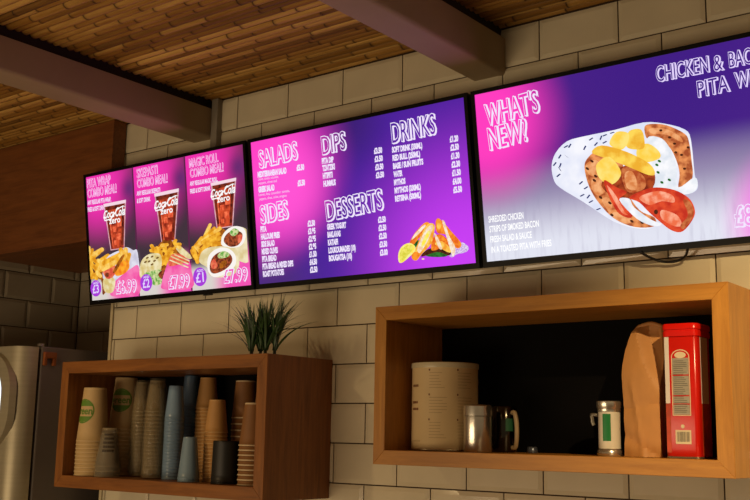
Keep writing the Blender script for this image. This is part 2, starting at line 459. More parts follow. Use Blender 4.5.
# c: short clear cups in front
M_clear = clear_mat('clear_plastic', 'a89c84', alpha=.25)
M_clear2 = clear_mat('cloudy_plastic', 'a08c64', alpha=.30)
M_cliplip = clear_mat('plastic_lip', 'b8a884', alpha=.38)
st = nest('clear_cup', -.640, -.203, topn(112, 428, -.2), .036, .021, .105, .011, .0016, [M_clear, M_cliplip],
     'clear plastic cup with dark print, top of the short stack in front', 'clear plastic cup nested in the short front stack', 'short stack of clear cups')
bm = bmesh.new()
for j in range(5):
    z = .040 + j * .011; r = .036 + (.021 - .036) * (z / .105) + .0006
    for k in range(5):
        a = VA - st[-1].rotation_euler.z - .55 + k * .22 + (j % 2) * .05
        q = [(r * math.cos(a + u), r * math.sin(a + u), z + v) for u, v in ((0, 0), (.15, 0), (.15, .006), (0, .006))]
        bm.faces.new([bm.verts.new(c) for c in q])
tobj('print', bm, mat('dark_brown_print', '3c2c1c', rough=.6), st[-1])
# d: two tall sleeves of clear cups in film
def film(x, y, r0, r1, h, z0, label, col, seed, cat='sleeve', alpha=.14):
    rnd = random.Random(seed); bm = bmesh.new(); prof = []
    n = 26; seg = 28
    rings = []
    for j in range(n + 1):
        z = h * j / n; r = r0 + (r1 - r0) * j / n
        if j == 0: r *= .9
        if j >= n - 1: r *= .82
        ring = []
        for k in range(seg):
            a = 2 * math.pi * k / seg
            rr_ = r * (1 + .05 * math.sin(5 * a + j * .35 + seed) + rnd.uniform(-.025, .025))
            ring.append(bm.verts.new((rr_ * math.cos(a), rr_ * math.sin(a), z)))
        rings.append(ring)
    for A, B in zip(rings[:-1], rings[1:]):
        for k in range(seg): bm.faces.new((A[k], A[(k + 1) % seg], B[(k + 1) % seg], B[k]))
    bm.faces.new(rings[0][::-1]); bm.faces.new(rings[-1])
    mt = clear_mat('film_' + str(seed), col, rough=.10, alpha=alpha, spec=1, crinkle=1.0)
    o = tobj('plastic_sleeve', bm, mt, smooth=True); o.location = (x, y, z0)
    return tag(o, label, 'plastic sleeve')
for (x, y, pxt, pyt, wh, r) in ((-.615, -.115, 142, 375, 'left', .027), (-.497, -.165, 156, 374, 'right', .029)):
    zt = min(topn(pxt, pyt, y), FL + .268)
    nest('clear_cup', x, y, zt - .006, r, r * .68, .085, .0105, .0020, [M_clear2, M_cliplip],
         'cloudy plastic cup at the top of the %s tall film-wrapped stack' % wh, 'cloudy plastic cup nested in the %s film-wrapped stack' % wh, 'cups in the %s film sleeve' % wh, z0=FL + .002)
    film(x, y, r * 1.16, r * .86, zt - FL, FL, 'clear crinkled film sleeve, %s of the two around tall cup stacks' % wh, 'b0a488', 3 if wh == 'left' else 8)
# e, f, g blue translucent cups
M_blue = clear_mat('pale_blue_plastic', '7d9bb8', rough=.3, alpha=.88)
M_blue2 = clear_mat('mid_blue_plastic', '5f80a4', rough=.35, alpha=.9)
M_blue3 = clear_mat('grey_blue_plastic', '809bae', rough=.35, alpha=.85)
nest('plastic_cup', -.437, -.150, topn(175, 386, -.15), .0265, .0185, .090, .009, .0010, [M_blue], 'pale blue plastic cup, top of the tall front blue stack', 'pale blue plastic cup nested in the tall front blue stack', 'tall front stack of blue cups')
nest('plastic_cup', -.478, -.058, topn(186, 376, -.058), .026, .019, .090, .009, .0010, [M_blue2], 'blue plastic cup, top of the tall stack behind the pale blue one', 'blue plastic cup nested in the rear blue stack', 'rear stack of blue cups')
nest('plastic_cup', -.312, -.205, topn(191, 437, -.205), .0275, .0175, .105, .010, .0010, [M_blue3], 'grey blue plastic cup, short one standing right of the blue stack', 'grey blue plastic cup under the short grey blue cup', 'short grey blue cups')
# h, i tan
nest('paper_cup', -.407, -.060, topn(204, 378, -.06), .031, .0215, .085, .0095, .0014, [M_tan, M_tanlip], 'tan paper cup, top of the taller tan stack at the back', 'tan paper cup nested in the taller rear tan stack', 'rear stack of tan cups')
nest('paper_cup', -.285, -.140, topn(215, 400, -.14), .030, .0205, .085, .0095, .0014, [M_tan, M_tanlip], 'tan paper cup, top of the shorter tan stack in front', 'tan paper cup nested in the shorter front tan stack', 'front stack of tan cups')
# j, l brown with white rims
nest('paper_cup', -.262, -.060, topn(241, 381, -.06), .0335, .0265, .100, .0165, .0017, [M_brown, M_whitelip], 'brown paper cup with pale rim, top of stack behind black cups', 'brown paper cup with pale rim nested in the stack behind black cups', 'brown cups behind the black cups')
nest('paper_cup', -.100, -.193, topn(254, 403, -.193), .0335, .0225, .105, .0118, .0017, [M_brown, M_whitelip], 'brown paper cup with pale rim, top of the rightmost stack in front', 'brown paper cup with pale rim nested in the rightmost front stack', 'brown cups beside the right side panel')
nest('paper_cup', -.168, -.075, topn(257, 374, -.075), .0335, .0235, .105, .0118, .0017, [M_brown, M_whitelip], 'brown paper cup, top of the tall stack behind the rightmost cups', 'brown paper cup nested in the tall stack at the back right', 'brown cups at the back right')
# k black cups
nest('black_cup', -.190, -.192, topn(226, 441, -.19), .0365, .0345, .100, .0075, .0012, [M_blk], 'black paper cup, top of the short wide black stack', 'black paper cup nested in the short wide black stack', 'black cups')

# ============================================================ PLANT
pl = empty('artificial_grass_plant', (-.082, -.192, SL['Z1']), 'dark green grass-like plant in four tufts on top of the cup shelf', 'plant')
M_leaf = mat('grass_blade_green', '2f4a22', rough=.45, var=.35, scale=30)
M_stem = mat('grass_stem', '26331c', rough=.6)
bm = bmesh.new(); rnd = random.Random(4)
tufts = [(-.036, .0), (-.012, .008), (.016, -.004), (.038, .006)]
for ti, (tx, ty) in enumerate(tufts):
    for k in range(46):
        a = rnd.uniform(0, 2 * math.pi); lean = rnd.uniform(.0, .055) + (.07 if rnd.random() < .25 else 0)
        L_ = rnd.uniform(.09, .150) ; dirx = math.cos(a) * lean + tx * .55; diry = math.sin(a) * lean * .6
        w = rnd.uniform(.0026, .0050); x0 = tx + rnd.uniform(-.004, .004); y0 = ty + rnd.uniform(-.004, .004)
        prev = None; n = 7; side = Vector((math.cos(a + 1.3), math.sin(a + 1.3), 0))
        for j in range(n + 1):
            t = j / n; bend = t * t
            p = Vector((x0 + dirx * (.5 * t + .75 * bend), y0 + diry * (.5 * t + .75 * bend), .012 + L_ * t * (1 - .28 * bend * (lean * 10))))
            ww = w * (1 - t) ** .7 * (1 if t > .15 else .6) + .00015
            rid = side.cross(Vector((0, 0, 1))) * ww * .35
            cur = [bm.verts.new(p - side * ww), bm.verts.new(p + rid), bm.verts.new(p + side * ww)]
            if prev:
                bm.faces.new((prev[0], prev[1], cur[1], cur[0])); bm.faces.new((prev[1], prev[2], cur[2], cur[1]))
            prev = cur
fo = tobj('foliage', bm, M_leaf, pl, smooth=True)
for tx, ty in tufts:
    bm = bmesh.new(); tube(bm, [(tx, ty, .0005), (tx, ty, .012), (tx + tx * .03, ty, .03)], [.0045, .004, .003], 8); tobj('stem', bm, M_stem, pl)

# ============================================================ RIGHT SHELF CONTENTS
# cream food can
cn = empty('food_can', (.4195, -.12, FR), 'large cream labelled can with pale lid at the left of the shelf', 'can')
H = topn(444, 364, -.12) - FR
R = .0750
bm = bmesh.new(); lathe(bm, [(0, 0), (R - .003, 0), (R, .002), (R, .004), (R - .001, .006), (R - .001, H - .012), (0, H - .012)], 56)
can_b = autosmooth(tobj('can_body', bm, mat('cream_paper_label', 'd8bf8e', rough=.55, var=.03), cn))
bm = bmesh.new(); lathe(bm, [(R - .004, H - .012), (R + .0005, H - .012), (R + .0012, H - .009), (R + .0008, H - .001), (R - .001, H), (R - .006, H), (R - .007, H - .003), (0, H - .003)], 56)
autosmooth(tobj('lid', bm, mat('pale_plastic_lid', 'c8bd9a', rough=.3), cn))
bm = bmesh.new(); lathe(bm, [(R - .002, .0), (R + .0006, .0006), (R + .001, .0022), (R + .0002, .004)], 56)
tobj('bottom_rim', bm, mat('tin_rim', 'b8aa90', rough=.25, metal=.9), cn, smooth=True)
bm = bmesh.new(); ca = math.atan2(-1.964, 1.308)
def wrapq(bm, a0, a1, z0, z1, r, mi=0, n=6):
    A = [bm.verts.new((r * math.cos(a0 + (a1 - a0) * k / n), r * math.sin(a0 + (a1 - a0) * k / n), z0)) for k in range(n + 1)]
    B = [bm.verts.new((r * math.cos(a0 + (a1 - a0) * k / n), r * math.sin(a0 + (a1 - a0) * k / n), z1)) for k in range(n + 1)]
    for k in range(n): f = bm.faces.new((A[k], A[k + 1], B[k + 1], B[k])); f.material_index = mi
rp_ = R - .0004
bm.free(); INK = [mat('brown_ink', '7a4a2c', rough=.6), mat('faint_ink', 'b59a70', rough=.6)]
for col_a in (-.48, .38):
    for zb in (.92, .64, .36):
        bm = bmesh.new(); wrapq(bm, ca + col_a - .02, ca + col_a + .022, H * zb - .004, H * zb, rp_, 0, 2)
        for j in range(6):
            wl = random.uniform(.3, .55)
            wrapq(bm, ca + col_a, ca + col_a + wl, H * zb - .009 - j * .0065, H * zb - .0078 - j * .0065, rp_, 1)
        tobj('label_text', bm, INK, can_b)
for zz, aa in ((.72, -1.22), (.53, -1.25), (.455, -1.22)):
    bm = bmesh.new()
    for q in range(4): wrapq(bm, ca + aa + q * .085, ca + aa + q * .085 + .06, H * zz, H * zz + .005, rp_, 0, 2)
    tobj('label_word', bm, INK, can_b)
bm = bmesh.new()
for k in range(7): wrapq(bm, ca - 1.2 + k * .06, ca - 1.17 + k * .06, H * .10, H * .115, rp_, 1, 1)
tobj('label_word', bm, INK, can_b)
# steel jar
jr = empty('steel_jar', (.531, -.160, FR), 'small polished steel shaker jar with lid in front of the cream can', 'jar')
R = .0305; H = topn(478, 404.5, -.158) - FR
bm = bmesh.new(); lathe(bm, [(0, 0), (R - .002, 0), (R, .003), (R, H * .74), (R - .001, H * .75), (0, H * .75)], 40)
M_chrome = mat('polished_steel', 'd8d2c4', rough=.24, metal=.9, var=.03)
autosmooth(tobj('jar_body', bm, M_chrome, jr))
bm = bmesh.new(); lathe(bm, [(R - .002, H * .755), (R + .001, H * .757), (R + .0012, H * .8), (R + .0005, H * .96), (R - .002, H * .985), (R - .008, H), (0, H)], 40)
autosmooth(tobj('lid', bm, M_chrome, jr))
# steel mug behind it with curved handle
mg = empty('steel_mug', (.553, -.086, FR), 'dark shiny mug with pale curved handle behind the steel jar', 'mug')
R = .0265; H = .098
bm = bmesh.new(); lathe(bm, [(0, 0), (R - .003, 0), (R, .004), (R * .97, H * .5), (R, H - .002), (R - .0015, H), (R - .003, H - .002), (R - .0035, .006), (0, .005)], 40)
mb = autosmooth(tobj('mug_body', bm, mat('dark_polished_steel', '4a4640', rough=.15, metal=1), mg))
bm = bmesh.new(); wrapq(bm, -.95, -.15, .045, .072, R + .0004, 0, 8); tobj('green_patch', bm, mat('green_reflection', '2c6a48', rough=.4), mb)  # green reflection in the steel, painted on as a flat patch
bm = bmesh.new(); tube(bm, spline([(R - .003, -.008, H * .86), (R + .006, -.012, H * .85), (R + .012, -.014, H * .6), (R + .011, -.013, H * .3), (R + .006, -.01, H * .12), (R - .003, -.008, H * .10)], 6), .005, 10)
tobj('handle', bm, mat('cream_handle', 'b9a27c', rough=.35), mg, smooth=True)
bm = bmesh.new(); lathe(bm, [(0, 0), (.011, 0), (.012, .002), (.011, .011), (.009, .013), (0, .013)], 24)
cap = autosmooth(tobj('metal_cap', bm, mat('dull_cap', '6c7484', rough=.3, metal=.6))); cap.location = (.612, -.07, FR)
tag(cap, 'tiny grey bottle cap lying right of the mug', 'cap')
# green and white tin
gt = empty('small_tin', (.829, -.150, FR), 'small white tin with green band, steel lid and base beside the bag', 'tin')
R = .0225; H = topn(613, 401, -.15) - FR
bm = bmesh.new(); lathe(bm, [(0, .012), (R - .001, .012), (R - .001, H * .80), (0, H * .80)], 40)
gb = autosmooth(tobj('tin_body', bm, mat('white_tin_paint', 'd9d2c0', rough=.3), gt))
bm = bmesh.new(); lathe(bm, [(0, 0), (R + .001, 0), (R + .0025, .002), (R + .0025, .009), (R - .001, .014), (0, .014)], 40); autosmooth(tobj('base_ring', bm, M_chrome, gt))
bm = bmesh.new(); lathe(bm, [(R - .002, H * .79), (R + .0005, H * .80), (R + .0005, H * .86), (R + .002, H * .88), (R + .002, H * .985), (R, H), (0, H)], 40); autosmooth(tobj('lid', bm, M_chrome, gt))
ga = math.atan2(-1.934, .898)
bm = bmesh.new(); wrapq(bm, ga - .62, ga + .12, H * .27, H * .76, R - .0004, 0, 8); tobj('green_patch', bm, mat('tin_green', '1f7a3f', rough=.3), gb)
bm = bmesh.new(); tube(bm, spline([(-R + .003, -.012, H * .74), (-R - .008, -.014, H * .74), (-R - .008, -.014, H * .70), (-R - .007, -.013, H * .6), (-R - .005, -.012, H * .55)], 5), .0038, 8)
tobj('handle', bm, mat('pale_handle', '7c776c', rough=.3, metal=.6), gt, smooth=True)
# kraft paper bag, folded over at the top
def bag():
    bm = bmesh.new(); rnd = random.Random(21)
    Hb = topn(650, 328, -.13) - FR
    nx, nz = 16, 30; wx, wy = .0375, .032
    def ring(t):
        z = Hb * t
        sy = 1.0 if t < .45 else (1 - .90 * ((t - .45) / .55) ** 1.3)
        # left shoulder leans in near the mouth
        xl = -1 + (.0 if t < .6 else .42 * ((t - .6) / .4) ** 2.2) + .03 * math.sin(t * 7)
        xr = 1 - (.0 if t < .8 else .10 * ((t - .8) / .2) ** 2) - .03 * math.sin(t * 5)
        out = []
        seq = [(i / nx, -1) for i in range(nx)] + [(1, -1 + 2 * i / 6) for i in range(6)] + [(1 - i / nx, 1) for i in range(nx)] + [(0, 1 - 2 * i / 6) for i in range(6)]
        for u, v in seq:
            x = (xl + (xr - xl) * u) * wx
            gus = 0
            if u in (0, 1) and abs(v) < .99: gus = (1 if u == 0 else -1) * (1 - abs(v)) * .014 * min(1, .2 + t)
            cr = 0
            if v < -.99:
                # long fold running from the left shoulder down to the right edge, paper bulging below it
                line = .28 + 1.6 * (1 - t)
                d1 = u - line; cr += .010 * max(-1, min(1, d1 * 7)) * max(0, min(1, (t - .45) * 5)) - .003
                cr -= .006 * math.sin(math.pi * u) * (1 - t * .5)
                d3 = t - .36 - .05 * u; cr += .003 * max(0, 1 - abs(d3) * 22)
                d4 = t - .16 + .16 * u; cr += .0045 * max(0, 1 - abs(d4) * 16)
                d5 = u - .45 + .5 * (t - .2); cr -= .003 * max(0, 1 - abs(d5) * 9) * (t < .6)
            out.append(Vector((x + gus + rnd.uniform(-.0003, .0003), v * wy * sy + cr * (1 if t < .97 else .3) + rnd.uniform(-.0004, .0004), z + (.006 * math.sin(math.pi * u) * t ** 6))))
        return out
    rings = [[bm.verts.new(p) for p in ring(j / nz)] for j in range(nz + 1)]
    n = len(rings[0])
    for A_, B_ in zip(rings[:-1], rings[1:]):
        for k in range(n): bm.faces.new((A_[k], A_[(k + 1) % n], B_[(k + 1) % n], B_[k]))
    bm.faces.new(rings[0][::-1]); bm.faces.new(rings[-1])
    o = autosmooth(tobj('paper_bag', bm, mat('kraft_bag_paper', 'b98348', rough=.6, var=.04, scale=35, bump=.12, bscale=30)), 22)
    o.location = (.9035, -.13, FR)
    bm = bmesh.new()
    tube(bm, spline([(-.022, -.004, Hb - .006), (-.012, -.005, Hb + .003), (.012, -.005, Hb + .008), (.034, -.004, Hb + .001)], 4), .0042, 8)
    tobj('rolled_fold', bm, MATS['kraft_bag_paper'], o, smooth=True)
    return tag(o, 'brown kraft paper bag with folded top between small tin and red tin', 'paper bag')
bag()
# red tin
def red_tin():
    Yf = -.195
    xl = at(664.5, 395, Yf).x; xr = at(698, 395, Yf).x
    Hh = topn(685, 323, Yf) - FR; w = (xr - xl) / 2; d = .072
    print('RED', xl, xr, Hh)
    t = empty('red_tin', ((xl + xr) / 2, Yf + d / 2, FR), 'tall red tin with red lid, white side panels and barcode', 'tin')
    hb = Hh - .021; r = .008
    def loop(s, z, hw, hd, rr__=r, n=5):
        out = []
        for sx, sy, a0 in ((1, -1, 270), (1, 1, 0), (-1, 1, 90), (-1, -1, 180)):
            for k in range(n + 1):
                a = math.radians(a0 + 90 * k / n)
                out.append(Vector((sx * (hw - rr__) + rr__ * math.cos(a), sy * (hd - rr__) + rr__ * math.sin(a), z)))
        return out
    M_red = mat('red_enamel', 'c4190f', rough=.25, var=.03); M_w = mat('white_print_panel', 'd8d0c8', rough=.3); M_or = mat('orange_red_print', 'b8401c', rough=.35, var=.3, scale=40)
    bm = bmesh.new(); zs = [.0015, .003, hb]; prev = None
    for z in (0.002, .004, hb * .45, hb - .002, hb):
        cur = [bm.verts.new(p) for p in loop(1, z, w - (.001 if z in (.002, hb) else 0), d / 2 - (.001 if z in (.002, hb) else 0))]
        if prev:
            for k in range(len(cur)): bm.faces.new((prev[k], prev[(k + 1) % len(cur)], cur[(k + 1) % len(cur)], cur[k]))
        prev = cur
    bm.faces.new(prev)
    body = autosmooth(tobj('tin_body', bm, M_red, t))
    bm = bmesh.new(); prev = None
    for z, g in ((0, -.001), (.0, .0006), (.003, .0006), (.004, -.0005)):
        cur = [bm.verts.new(p) for p in loop(1, z, w + g, d / 2 + g)]
        if prev:
            for k in range(len(cur)): bm.faces.new((prev[k], prev[(k + 1) % len(cur)], cur[(k + 1) % len(cur)], cur[k]))
        prev = cur
    tobj('bottom_rim', bm, MATS['tin_rim'], t)
    bm = bmesh.new(); prev = None
    for z, g in ((hb - .004, .001), (hb - .003, .0025), (hb + .006, .0025), (hb + .007, .001), (hb + .009, .001), (hb + .010, .0028), (hb + .018, .0028), (hb + .021, .0005), (hb + .021, -.004), (hb + .018, -.006)):
        cur = [bm.verts.new(p) for p in loop(1, z, w + g, d / 2 + g, r + g)]
        if prev:
            for k in range(len(cur)): bm.faces.new((prev[k], prev[(k + 1) % len(cur)], cur[(k + 1) % len(cur)], cur[k]))
        prev = cur
    bm.faces.new(prev)
    autosmooth(tobj('lid', bm, mat('red_plastic_lid', 'd0180e', rough=.22), t))
    # printed panels, thin decals on the tin faces
    yf = -d / 2 - .0003; xs = w + .0003
    def rect(bm, x0, x1, z0, z1, mi=0, y=yf): 
        f = bm.faces.new([bm.verts.new((x, y, z)) for x, z in ((x0, z0), (x1, z0), (x1, z1), (x0, z1))]); f.material_index = mi
    def srect(bm, y0, y1, z0, z1, mi=0, sgn=1):
        f = bm.faces.new([bm.verts.new((sgn * xs, y, z)) for y, z in ((y0, z0), (y1, z0), (y1, z1), (y0, z1))]); f.material_index = mi
    bm = bmesh.new(); rect(bm, -w + .0025, -w + .011, hb * .44, hb - .004); rect(bm, -w + .0025, -w + .011, .01, hb * .44 - .0005, 1)
    srect(bm, -d / 2 + .017, d / 2 - .017, hb * .44, hb - .004); srect(bm, -d / 2 + .017, d / 2 - .017, .006, hb * .44 - .0005, 1)
    srect(bm, -d / 2 + .017, d / 2 - .017, hb * .44, hb - .004, 0, -1); srect(bm, -d / 2 + .017, d / 2 - .017, .006, hb * .44 - .0005, 1, -1)
    tobj('side_print', bm, [M_w, M_or], body, recalc=False)
    # front label
    lx = .0005; lw = .0175
    bm = bmesh.new(); n = 12
    zt = hb * .86; zb_ = hb * .34
    arch = [(lx + lw * math.cos(math.pi * k / n), zt - .010 + .014 * math.sin(math.pi * k / n)) for k in range(n + 1)]
    pts_ = [(lx - lw, zb_), (lx + lw, zb_)] + arch
    f = bm.faces.new([bm.verts.new((x, yf - .0001, z)) for x, z in pts_]); f.material_index = 0
    inn = [(lx - lw + .0015, zb_ + .0015), (lx + lw - .0015, zb_ + .0015)] + [(lx + (lw - .0015) * math.cos(math.pi * k / n), zt - .010 + .0122 * math.sin(math.pi * k / n)) for k in range(n + 1)]
    f = bm.faces.new([bm.verts.new((x, yf - .0002, z)) for x, z in inn]); f.material_index = 1
    rect(bm, lx - lw + .002, lx + lw - .002, zb_ + .002, zt - .012, 2, yf - .0003)
    ov = [(lx + .011 * math.cos(2 * math.pi * k / 20), zt - .0065 + .006 * math.sin(2 * math.pi * k / 20)) for k in range(20)]
    f = bm.faces.new([bm.verts.new((x, yf - .0004, z)) for x, z in ov]); f.material_index = 0
    for g in (.62, .30, .17):
        zz = zb_ + (zt - zb_) * g; rect(bm, lx - lw + .002, lx + lw - .002, zz, zz + .0022, 1, yf - .0004)
    z = zt - .018
    while z > zb_ + .004:
        rect(bm, lx - lw + .004, lx + lw - .004 - random.uniform(0, .010), z, z + .0011, 3, yf - .0005); z -= .0035
    # dot and barcode
    dt = [(lx + .001 + .0036 * math.cos(2 * math.pi * k / 14), hb * .255 + .0036 * math.sin(2 * math.pi * k / 14)) for k in range(14)]
    f = bm.faces.new([bm.verts.new((x, yf - .0003, z)) for x, z in dt]); f.material_index = 0
    bx0, bx1, bz0, bz1 = lx - .013, lx + .0165, hb * .115, hb * .225
    rect(bm, bx0, bx1, bz0, bz1, 0, yf - .0003)
    x = bx0 + .003
    while x < bx1 - .003:
        ww = random.choice((.0005, .0008, .0014)); rect(bm, x, x + ww, bz0 + .004, bz1 - .003, 3, yf - .0005); x += ww + random.choice((.0007, .0011))
    tobj('front_label', bm, [mat('label_cream', 'd9c9a6', rough=.4), M_red, mat('label_grey', '9a9484', rough=.35, var=.15, scale=70, stretch=(1, 1, 8)), mat('label_ink', '5c5648', rough=.5)], body, recalc=False)
red_tin()

# ============================================================ MENU SCREENS
SH, SW, TI, ZB, YB = .3909, .6949, .1436, -.4786, -.045
SX0 = (-.9642, -.2400, .4843)
EV = Vector((0, -math.sin(TI), math.cos(TI)))     # up along the panel
EN = Vector((0, -math.cos(TI), -math.sin(TI)))    # out of the panel
def em(name, col=None, strength=1.0, var=0, scale=60, c2=None, build=None, detail=3, sx=(1, 1, 1)):
    """a lit picture element of a screen"""
    if name in MATS: return MATS[name]
    mt, nt, b = new_mat(name); N = nt.nodes; L = nt.links
    b.inputs['Base Color'].default_value = (.004, .004, .004, 1); b.inputs['Roughness'].default_value = .25
    b.inputs['Specular IOR Level'].default_value = .3
    b.inputs['Emission Strength'].default_value = strength
    tc = N.new('ShaderNodeTexCoord')
    if build: L.new(build(nt, tc.outputs['Object']), b.inputs['Emission Color'])
    elif c2:
        mp = N.new('ShaderNodeMapping'); mp.inputs['Scale'].default_value = sx
        nz = N.new('ShaderNodeTexNoise'); nz.inputs['Scale'].default_value = scale; nz.inputs['Detail'].default_value = detail
        rp = N.new('ShaderNodeValToRGB'); rp.color_ramp.elements[0].position = .38; rp.color_ramp.elements[1].position = .62
        rp.color_ramp.elements[0].color = lin(c2); rp.color_ramp.elements[1].color = lin(col)
        L.new(tc.outputs['Object'], mp.inputs[0]); L.new(mp.outputs[0], nz.inputs['Vector']); L.new(nz.outputs['Fac'], rp.inputs[0]); L.new(rp.outputs[0], b.inputs['Emission Color'])
    else: b.inputs['Emission Color'].default_value = lin(col)
    MATS[name] = mt; return mt
def radial(nt, vec, prev, c, r0, r1, col, sx=1, sy=1):
    """blend col over prev inside an ellipse around c"""
    N = nt.nodes; L = nt.links
    mp = N.new('ShaderNodeMapping'); mp.vector_type = 'POINT'; mp.inputs['Location'].default_value = (-c[0] * sx, -c[1] * sy, 0); mp.inputs['Scale'].default_value = (sx, sy, 0)
    L.new(vec, mp.inputs[0])
    le = N.new('ShaderNodeVectorMath'); le.operation = 'LENGTH'; L.new(mp.outputs[0], le.inputs[0])
    mr = N.new('ShaderNodeMapRange'); mr.interpolation_type = 'SMOOTHSTEP'
    mr.inputs['From Min'].default_value = r0; mr.inputs['From Max'].default_value = r1; mr.inputs['To Min'].default_value = 1; mr.inputs['To Max'].default_value = 0
    L.new(le.outputs['Value'], mr.inputs[0])
    return mixc(nt, prev, lin(col), mr.outputs[0])
def linear(nt, vec, prev, axis, a, b_, col):
    N = nt.nodes; L = nt.links
    sp = N.new('ShaderNodeSeparateXYZ'); L.new(vec, sp.inputs[0])
    mr = N.new('ShaderNodeMapRange'); mr.interpolation_type = 'SMOOTHSTEP'
    fl = a > b_
    mr.inputs['From Min'].default_value = min(a, b_); mr.inputs['From Max'].default_value = max(a, b_)
    mr.inputs['To Min'].default_value = 1 if fl else 0; mr.inputs['To Max'].default_value = 0 if fl else 1
    L.new(sp.outputs[axis], mr.inputs[0])
    return mixc(nt, prev, lin(col), mr.outputs[0])
def mixc(nt, a, b, fac):
    N = nt.nodes; L = nt.links; mx = N.new('ShaderNodeMix'); mx.data_type = 'RGBA'
    for k, v in (('A', a), ('B', b)):
        if isinstance(v, tuple): mx.inputs[k].default_value = v
        else: L.new(v, mx.inputs[k])
    if isinstance(fac, float): mx.inputs['Factor'].default_value = fac
    else: L.new(fac, mx.inputs['Factor'])
    return mx.outputs['Result']

class Screen:
    def __init__(s, i, label):
        s.o = Vector((SX0[i], YB, ZB))
        s.e = empty('menu_screen', s.o, label, 'menu screen', 'three menu screens in a row on the tiled wall')
        s.e.rotation_euler = Matrix((Vector((1, 0, 0)), EV, EN)).transposed().to_euler()
        s.lay = 0.0004
        E_ = s.e
        b = .0095; bb = .0135; dp = .034
        bm = bmesh.new()
        xo0, xo1, yo0, yo1 = -b, SW + b, -bb, SH + b
        # bezel: four mitred bars, slightly proud of the panel
        def bar(p):
            prism(bm, [Vector((x, y, -.004)) for x, y in p], (0, 0, .007))
        bar([(xo0, yo1), (xo1, yo1), (SW, SH), (0, SH)]); bar([(xo0, yo0), (xo1, yo0), (SW, 0), (0, 0)])
        bar([(xo0, yo0), (xo0, yo1), (0, SH), (0, 0)]); bar([(xo1, yo0), (xo1, yo1), (SW, SH), (SW, 0)])
        mbz = mat('black_gloss_bezel', '060608', rough=.35, var=.1, spec=.25)
        tobj('bezel', bm, mbz, E_)
        bm = bmesh.new(); box(bm, xo0 + .001, xo1 - .001, yo0 + .001, yo1 - .001, -dp + .008, -.0042, bev=.002); box(bm, .12, SW - .12, .10, SH - .06, -dp - .008, -dp + .009, bev=.004)
        tobj('back_housing', bm, mat('black_matt_housing', '101012', rough=.6), E_)
        # wall bracket reaching back from housing
        bm = bmesh.new()
        for xx in (.22, SW - .25): box(bm, xx, xx + .03, .07, .33, -dp - .014, -dp - .007)
        # tilt arms back to the wall plane
        for xx in (.225, SW - .245):
            for v in (.12, .30):
                yw = (YB - v * math.sin(TI))   # world Y of the panel there
                L_ = -(yw) / math.cos(TI) - .002
                box(bm, xx, xx + .02, v, v + .02, -L_, -dp - .008)
        tobj('wall_bracket', bm, mat('bracket_steel', '3a3a3c', rough=.5, metal=.6), E_)
    def uv(s, px, py):
        d = ray(px, py); n = EN; t = (s.o - CP).dot(n) / d.dot(n); p = CP + d * t - s.o
        return Vector((p.x, p.dot(EV), 0))
    def display(s, build):
        s.dm = em('display_light_%d' % int(s.o.x * 100), build=build)
        bm = bmesh.new(); box(bm, 0, SW, 0, SH, -.003, .0)
        s.d = tobj('display', bm, s.dm, s.e); return s.d
    def z(s, k=1): s.lay += .00004 * k; return s.lay
    def txt(s, name, string, bl, br, cap, mt, bold=.01, mode='fill', shear=0, parent=None, bm=None, vs=1.0):
        """string from baseline-left to baseline-right (pixels of the photo, on the panel); cap = cap height in px"""
        a = s.uv(*bl); b = s.uv(*br); 
        c = s.uv(bl[0] - .06 * cap, bl[1] - cap); hcap = (c - a).y
        T_ = text_bm(string, bold=bold, shear=shear)
        w = max(v.co.x for v in T_.verts) - min(v.co.x for v in T_.verts); x0 = min(v.co.x for v in T_.verts)
        wid = (b - a).length; ang = math.atan2(b.y - a.y, b.x - a.x)
        S = Matrix.Translation(a) @ Matrix.Rotation(ang, 4, 'Z') @ Matrix.Diagonal((wid / w, hcap / .70, 1, 1)) @ Matrix.Translation((-x0, 0, 0))
        own = bm is None
        if own: bm = bmesh.new()
        if mode == 'fill':
            bm_add(bm, T_, Matrix.Translation((0, 0, s.z())) @ S); mats = [mt]
        else:
            # drop shadow letters, then hollow letters edged in light
            k = hcap
            big = text_bm(string, bold=bold + .018, shear=shear); inner = text_bm(string, bold=bold - .014, shear=shear)
            bm_add(bm, big, Matrix.Translation((k * .075, -k * .03, s.z())) @ S, 0)
            bm_add(bm, big, Matrix.Translation((0, 0, s.z())) @ S, 0)
            bm_add(bm, inner, Matrix.Translation((0, 0, s.z())) @ S, 1)
            big.free(); inner.free(); mats = [mt, s.dm]
        T_.free()
        if own: return tobj(name, bm, mats, parent or s.d, recalc=False)
        return bm
